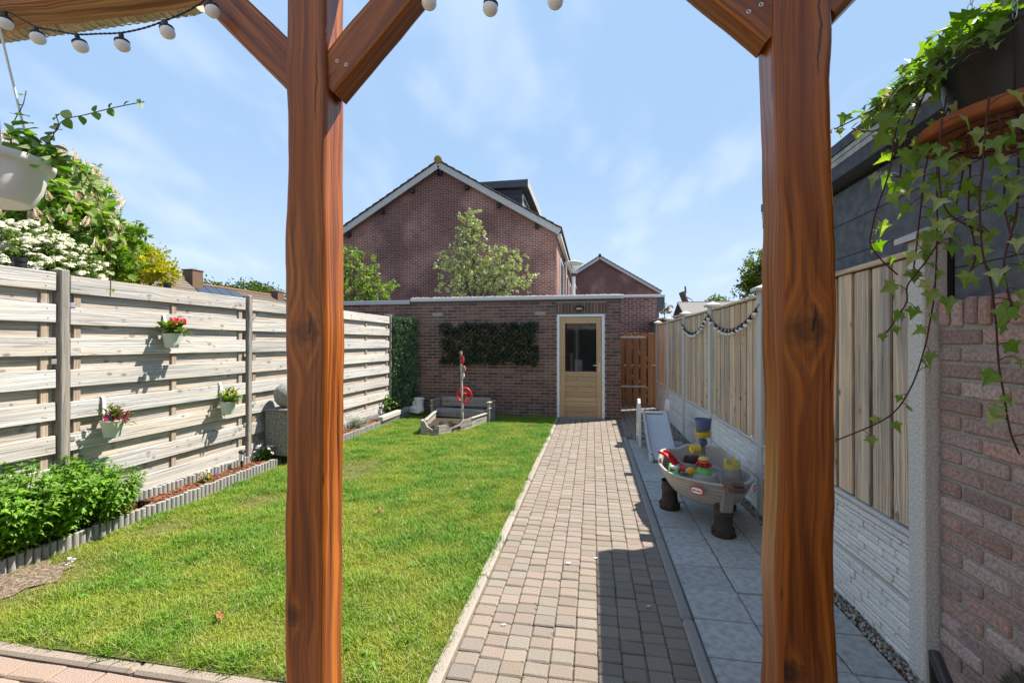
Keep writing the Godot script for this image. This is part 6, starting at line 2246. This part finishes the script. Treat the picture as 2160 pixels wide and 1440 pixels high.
func hanging() -> void:
	# dark planter with trailing ivy, right
	var c := Vector3(1.13, 0.07, -1.43)
	var o := thing("ivy_planter", "black hanging planter with trailing variegated ivy at upper right", "hanging planter", c)
	var b := MB.new()
	b.lathe([Vector2(0.001, 1.99), Vector2(0.13, 1.992), Vector2(0.14, 2.0), Vector2(0.172, 2.16), Vector2(0.182, 2.165), Vector2(0.184, 2.185), Vector2(0.17, 2.187), Vector2(0.165, 2.15), Vector2(0.001, 2.15)], 32)
	b.col = Color(0.02, 0.02, 0.025)
	obj("pot", b, M.blackmetal, o)
	b = MB.new()
	b.col = Color(0.8, 0.52, 0.36)
	b.lathe([Vector2(0.001, 1.95), Vector2(0.208, 1.95), Vector2(0.216, 1.956), Vector2(0.216, 1.978), Vector2(0.21, 1.984), Vector2(0.001, 1.984)], 36, Transform3D.IDENTITY, 0.5, 0.4)
	obj("wooden_tray", b, M.gate, o)
	for q in [0.08, 0.14, 0.187]:
		b = MB.new()
		var rg := []
		for i in 29: rg.append(Vector3(cos(TAU * i / 28) * q, 1.945, sin(TAU * i / 28) * q))
		b.tube(rg, [0.0022], 5, false)
		obj("wire_ring", b, M.black, o)
	for k in 3:
		var a := 2.3 + k * TAU / 3
		var p := Vector3(cos(a) * 0.187, 1.945, sin(a) * 0.187)
		b = MB.new()
		b.tube([Vector3(0, 1.94, 0), p, p + Vector3(0, 0.23, 0)], [0.0022], 5)
		obj("wire_strut", b, M.black, o)
		for i in 26:
			var f := i / 26.0
			var q := p + Vector3(0, 0.23, 0) + (Vector3(0, 2.72, 0) - p - Vector3(0, 0.23, 0)) * f
			b = MB.new()
			var rg := []
			var ax := Vector3(1, 0, 0) if i % 2 else Vector3(0, 0, 1)
			var dn := (Vector3(0, 2.72, 0) - p).normalized()
			for j in 11: rg.append(q + dn * cos(TAU * j / 10) * 0.014 + ax * sin(TAU * j / 10) * 0.006)
			b.tube(rg, [0.0015], 4, false)
			obj("chain_link", b, M.steel, o)
	var kinds := [ivy_leaf(0.05), ivy_leaf(0.2, 0.55, 0.4, 0.9), ivy_leaf(0.4, 0.1, 0.6, 1.1), ivy_leaf(0.8, 0.4, 0.3), ivy_leaf(0.1, -0.2, 0.5, 1.15)]
	var vine := Color(0.09, 0.035, 0.03)
	for run in ivy_runs():
		var cv := Curve3D.new()
		var pts: Array = run[0]
		for i in pts.size():
			var t: Vector3 = (pts[mini(i + 1, pts.size() - 1)] - pts[maxi(i - 1, 0)]) / 6.0
			cv.add_point(pts[i] - c, -t, t)
		cv.bake_interval = 0.01
		var ln := cv.get_baked_length()
		var line := []
		for i in 40: line.append(cv.sample_baked(ln * i / 39.0))
		b = MB.new()
		b.col = vine
		b.tube(line, [0.0024, 0.0024, 0.0022], 5)
		for i in int(run[1] * 1.35):
			var f: float = (i + 0.5 + rnd(-0.3, 0.3)) / (run[1] * 1.35)
			var p := cv.sample_baked(ln * f)
			var out := Vector3(rnd(-1, 1), rnd(-0.5, 0.4), rnd(-0.6, 0.8)).normalized()
			var e := p + out * rnd(0.018, 0.04)
			b.tube([p, p.lerp(e, 0.5) + Vector3(0, 0.004, 0), e], [0.0011], 4, false)
			put_leaf(o, kinds[rng.randi() % 5], M.leaf, e, out * 0.6 + Vector3(rnd(-0.5, 0.5), -0.8, rnd(-0.3, 0.3)), Vector3(rnd(-0.6, 0.4), rnd(0.1, 0.9), rnd(0.1, 1.0)), rnd(0.026, 0.056) * (1.0 - f * 0.15))
		obj("vine", b, M.any, o)
	for i in 150:
		var a := rnd(0.4, TAU)
		var rr := rnd(0.02, 0.23)
		var p := Vector3(cos(a) * rr - 0.02, 2.19 + rnd(0.0, 0.07) - maxf(rr - 0.16, 0) * 1.6, sin(a) * rr + 0.0)
		put_leaf(o, kinds[[0, 0, 4, 1, 2][rng.randi() % 5]], M.leaf, p, Vector3(cos(a), rnd(-0.5, 0.6), sin(a)) + rv() * 0.5, Vector3(rnd(-0.5, 0.5), 1, rnd(-0.5, 0.7)), rnd(0.04, 0.065))
	for i in 190:
		var f := rng.randf()
		var p := Vector3(0.874, 2.178, -1.597).lerp(Vector3(1.141, 2.354, -1.472), f) - c + rv() * rnd(0.0, 0.075)
		put_leaf(o, kinds[[0, 0, 4, 1, 2][rng.randi() % 5]], M.leaf, p, Vector3(-0.7, rnd(-0.9, 0.4), rnd(-0.4, 0.6)) + rv() * 0.6, Vector3(rnd(-0.6, 0.3), 1, rnd(-0.5, 0.8)), rnd(0.03, 0.05))
	for i in 70:
		var f := rng.randf()
		var p := Vector3(0.819, 2.149, -1.364).lerp(Vector3(0.953, 2.214, -1.266), f) - c + rv() * rnd(0.0, 0.06)
		put_leaf(o, kinds[[0, 0, 4, 1, 2][rng.randi() % 5]], M.leaf, p, Vector3(-0.6, rnd(-0.9, 0.5), rnd(-0.3, 0.6)) + rv() * 0.6, Vector3(rnd(-0.6, 0.3), 1, rnd(-0.3, 0.8)), rnd(0.024, 0.04))
	# white hanging pot, left
	c = Vector3(-2.235, 0.1, -1.331)
	o = thing("hanging_pot", "white plastic hanging pot with trailing green plants at far left", "hanging pot", c)
	b = MB.new()
	b.lathe([Vector2(0.001, 1.885), Vector2(0.1, 1.883), Vector2(0.116, 1.88), Vector2(0.125, 1.886), Vector2(0.151, 1.94), Vector2(0.166, 2.012), Vector2(0.169, 2.02), Vector2(0.184, 2.023), Vector2(0.188, 2.05), Vector2(0.179, 2.053), Vector2(0.168, 2.03), Vector2(0.001, 2.025)], 40)
	obj("pot", b, M.white, o)
	for k in 3:
		var a := 0.35 + k * TAU / 3
		b = MB.new()
		b.tube([Vector3(cos(a) * 0.178, 2.03, sin(a) * 0.178), Vector3(0, 2.72, 0)], [0.0045], 6)
		obj("hanger", b, M.white, o)
	var greens := [broad_leaf(Color(0.12, 0.24, 0.03)), broad_leaf(Color(0.18, 0.28, 0.08)), broad_leaf(Color(0.36, 0.42, 0.24)), broad_leaf(Color(0.07, 0.16, 0.03))]
	var ri := 0
	for run in trail_runs():
		var cv := Curve3D.new()
		var pts: Array = run[0]
		for i in pts.size():
			var t: Vector3 = (pts[mini(i + 1, pts.size() - 1)] - pts[maxi(i - 1, 0)]) / 6.0
			cv.add_point(pts[i] - c, -t, t)
		cv.bake_interval = 0.01
		var ln := cv.get_baked_length()
		var line := []
		for i in 30: line.append(cv.sample_baked(ln * i / 29.0))
		b = MB.new()
		b.col = Color(0.13, 0.07, 0.05)
		b.tube(line, [0.0032, 0.003, 0.002, 0.0018], 6)
		obj("stem", b, M.any, o)
		for i in int(run[1]):
			var f: float = (i + 0.6) / run[1]
			var p := cv.sample_baked(ln * f)
			var dir := (cv.sample_baked(minf(ln, ln * f + 0.02)) - p).normalized()
			for s in [-1.0, 1.0]:
				if rng.randf() < 0.25: continue
				var side: Vector3 = dir.cross(Vector3(rnd(-0.3, 0.3), rnd(-0.3, 0.3), 1)).normalized() * s
				var sz: float = rnd(0.028, 0.048) * (1.25 - f * 0.75) * (1.2 if ri == 3 else 1.0)
				put_leaf(o, greens[rng.randi() % 3 if ri != 3 else 0], M.leaf, p, side + dir * rnd(0.2, 0.7), Vector3(rnd(-0.3, 0.5), 1, rnd(0.1, 0.9)), sz)
		ri += 1
	for i in 95:
		var a := rnd(-0.3, 2.4)
		var rr := rnd(0.02, 0.24)
		var p := Vector3(cos(a) * rr + 0.05, 2.07 + rnd(0.0, 0.1) - maxf(rr - 0.12, 0) * 1.3, -sin(a) * rr)
		put_leaf(o, greens[rng.randi() % 4], M.leaf, p, Vector3(cos(a), rnd(-0.6, 0.5), -sin(a)) + rv() * 0.4, Vector3(rnd(-0.4, 0.6), 1, rnd(-0.2, 0.8)), rnd(0.035, 0.06))
	for i in 45:
		var f := rng.randf()
		var p := Vector3(0.19 + f * 0.15, 2.08 - f * 0.24, rnd(-0.22, -0.08))
		put_leaf(o, greens[1 + rng.randi() % 2], M.leaf, p, Vector3(rnd(0.2, 1), rnd(-0.9, 0.3), rnd(-0.5, 0.5)), Vector3(rnd(0, 0.6), 1, rnd(0, 0.9)), rnd(0.035, 0.055))
	# three small pots hooked on the left fence
	for q in [[Vector3(-3.75, 1.41, -3.52), "pale green fence pot with pink geranium, highest of the three", Color(0.85, 0.05, 0.14), Color(0.1, 0.15, 0.03), 1.7, 0],
		[Vector3(-3.75, 0.713, -3.0), "pale green fence pot with purple fuchsia, lowest left of the three", Color(0.55, 0.02, 0.2), Color(0.12, 0.13, 0.04), 1.02, 1],
		[Vector3(-3.75, 0.715, -4.16), "pale green fence pot with yellow flowers, nearest the second fence post", Color(0.75, 0.42, 0.01), Color(0.15, 0.24, 0.02), 1.03, 2]]:
		var p: Node3D = thing("fence_pot", q[1], "flower pot", q[0], 0.0, "pots hooked on the left fence")
		b = MB.new()
		b.col = Color(0.5, 0.56, 0.5)
		b.lathe([Vector2(0.001, 0.002), Vector2(0.05, 0.0), Vector2(0.054, 0.004), Vector2(0.074, 0.122), Vector2(0.077, 0.124), Vector2(0.077, 0.13), Vector2(0.071, 0.13), Vector2(0.066, 0.11), Vector2(0.001, 0.105)], 28)
		obj("pot", b, M.plastic, p)
		b = MB.new()
		b.col = Color(0.66, 0.66, 0.64)
		var top: float = q[4] - q[0].y + 0.012
		var hook := [Vector3(-0.075, 0.1, 0), Vector3(-0.078, top - 0.05, 0), Vector3(-0.083, top - 0.015, 0), Vector3(-0.098, top, 0), Vector3(-0.112, top - 0.015, 0), Vector3(-0.116, top - 0.06, 0)]
		for i in hook.size() - 1:
			b.bar(hook[i], hook[i + 1], 0.026, 0.003, 0.001, Vector3.RIGHT if i < 1 or i > 3 else Vector3(1, 1, 0))
		obj("hook", b, M.plastic, p)
		b = MB.new()
		var lean := Vector3(0.02, 0, -0.05)
		for i in 70:
			var d := (rv() + Vector3(0, 0.9, 0) + lean * 8.0).normalized()
			var e := Vector3(0, 0.11, 0) + d * rnd(0.04, 0.13)
			b.col = q[3] * 0.6
			b.tube([Vector3(d.x * 0.03, 0.105, d.z * 0.03), e], [0.0016], 4, false)
			b.col = q[3] * rnd(0.6, 1.4)
			b.leaf(e, d + rv() * 0.7, Vector3.UP, rnd(0.04, 0.07) * (1.3 if q[5] == 2 else 1.0), 0.028 if q[5] != 0 else 0.05, 0.25, 0.2)
		obj("foliage", b, M.leaf, p)
		for i in [26, 16, 3][q[5]]:
			b = MB.new()
			var ctr := Vector3(0.03, 0.235, -0.03) + rv() * Vector3(0.045, 0.028, 0.06)
			if q[5] == 1: ctr = Vector3(0.02, 0.15, -0.02) + rv() * Vector3(0.05, 0.05, 0.08)
			if q[5] == 2: ctr = Vector3(0.01, 0.225, 0.02 - i * 0.05)
			var pc: Color = q[2]
			if q[5] == 1 and i % 3 == 0: pc = Color(0.5, 0.03, 0.4)
			if q[5] == 1 and i % 5 == 0: pc = Color(0.6, 0.1, 0.08)
			for k in [7, 6, 16][q[5]]:
				b.col = pc * rnd(0.8, 1.2)
				var d := rv() if q[5] != 2 else (Vector3(cos(k * 0.8), 0.35 + (0.5 if k > 8 else 0.0), sin(k * 0.8))).normalized()
				b.leaf(ctr, d, rv() if q[5] != 2 else Vector3.UP, 0.024 if q[5] != 2 else 0.032, 0.018, 0.1, 0.1)
			obj("flower", b, M.petal, p)

# ---------------------------------------------------------------- the rest
func small_things() -> void:
	var b: MB
	for q in [["black pipe end behind the left fence, nearer the camera", Vector3(-4.02, 0, -2.58), 2.06, 0.035], ["black pipe end behind the left fence below the tiled roof", Vector3(-4.02, 0, -3.72), 2.03, 0.03]]:
		var p := thing("vent_pipe", q[0], "pipe", q[1], 0.0, "black pipes behind the left fence")
		b = MB.new()
		b.tube([Vector3(0, 0, 0), Vector3(0, q[2] - 0.02, 0)], [q[3]], 14)
		obj("pipe", b, M.black, p)
		b = MB.new()
		b.tube([Vector3(0, q[2] - 0.03, 0), Vector3(0, q[2], 0)], [q[3] + 0.004], 14)
		obj("collar", b, M.black, p)
	# white boot-shaped planter by the shed
	var w := thing("boot_planter", "small white ceramic boot-shaped planter in the corner by the shed", "planter", Vector3(-3.4, 0.1, -8.55), -0.5)
	b = MB.new()
	b.lathe([Vector2(0.001, 0.0), Vector2(0.095, 0.0), Vector2(0.1, 0.03), Vector2(0.085, 0.1), Vector2(0.08, 0.16), Vector2(0.095, 0.225), Vector2(0.11, 0.25), Vector2(0.105, 0.26), Vector2(0.085, 0.24), Vector2(0.06, 0.17)], 26, Transform3D(Basis.from_scale(Vector3(1.1, 1.05, 0.9)), Vector3(0.03, 0, 0)))
	obj("boot_shaft", b, M.white, w)
	b = MB.new()
	b.ball(Vector3(-0.07, 0.06, 0.03), Vector3(0.12, 0.075, 0.085), 20, 12)
	b.bx(-0.17, 0.12, -0.02, 0.02, -0.05, 0.11, 0.01)
	obj("toe", b, M.white, w)
	b = MB.new()
	b.ball(Vector3(-0.055, 0.16, 0.06), Vector3(0.035, 0.06, 0.03), 14, 10)
	b.ball(Vector3(-0.02, 0.2, 0.075), Vector3(0.025, 0.02, 0.02), 12, 8)
	obj("bow_knot", b, M.white, w)
	# litter on the bare earth and fallen leaves
	var t := thing("paper_scrap", "crumpled white scrap on the bare earth beside the bush", "scrap", Vector3(-3.36, 0.03, -2.42))
	b = MB.new()
	b.col = Color(0.75, 0.75, 0.76)
	for i in 14: b.leaf4(rv() * 0.012, rv(), rv(), 0.03, 0.026)
	obj("crumpled_paper", b, M.petal, t)
	for q in [[-1.9, -2.05, "dry brown leaf lying at the front edge of the lawn"], [-1.75, -3.55, "dry brown leaf lying in the middle of the lawn"]]:
		var l := thing("fallen_leaf", q[2], "leaf", Vector3(q[0], 0.05, q[1]), 0.0, "fallen leaves")
		b = MB.new()
		b.col = Color(0.22, 0.1, 0.04)
		for i in 3: b.leaf(rv() * 0.01, Vector3(rnd(-1, 1), 0.1, rnd(-1, 1)), Vector3.UP, 0.045, 0.024, 0.3, 0.4)
		obj("blade", b, M.leafdull, l)
	# garden chair with a fur throw at the lower right edge
	var ch := thing("garden_chair", "dark metal garden chair with grey fur cushion, cropped at lower right", "chair", Vector3(1.06, 0, -1.12), -0.4)
	for s in [-1.0, 1.0]:
		b = MB.new()
		b.tube([Vector3(s * 0.25, 0, 0.2), Vector3(s * 0.26, 0.35, 0.19), Vector3(s * 0.26, 0.6, 0.17), Vector3(s * 0.26, 0.63, 0.1), Vector3(s * 0.26, 0.635, -0.16), Vector3(s * 0.25, 0.61, -0.22), Vector3(s * 0.24, 0.3, -0.22), Vector3(s * 0.24, 0, -0.24)], [0.014], 10)
		obj("arm_frame", b, M.blackmetal, ch)
	b = MB.new()
	b.bx(-0.24, 0.24, 0.38, 0.41, -0.22, 0.22, 0.01)
	obj("seat", b, M.blackmetal, ch)
	b = MB.new()
	b.box(Transform3D(Basis(Vector3.RIGHT, -0.2), Vector3(0.0, 0.6, 0.24)), Vector3(0.48, 0.4, 0.03), 0.012)
	obj("backrest", b, M.blackmetal, ch)
	b = MB.new()
	b.col = Color(0.05, 0.045, 0.035)
	b.ball(Vector3(-0.07, 0.585, -0.06), Vector3(0.09, 0.11, 0.09), 20, 14)
	for i in 5200:
		var d := rv()
		b.col = Color(0.2, 0.18, 0.14) * rnd(0.2, 1.4)
		b.leaf4(Vector3(-0.07, 0.585, -0.06) + d * Vector3(0.09, 0.11, 0.09), (d + rv() * 0.4).normalized(), d.cross(rv()).normalized(), rnd(0.02, 0.034), 0.0025)
	obj("fur_cushion", b, M.leafdull, ch)
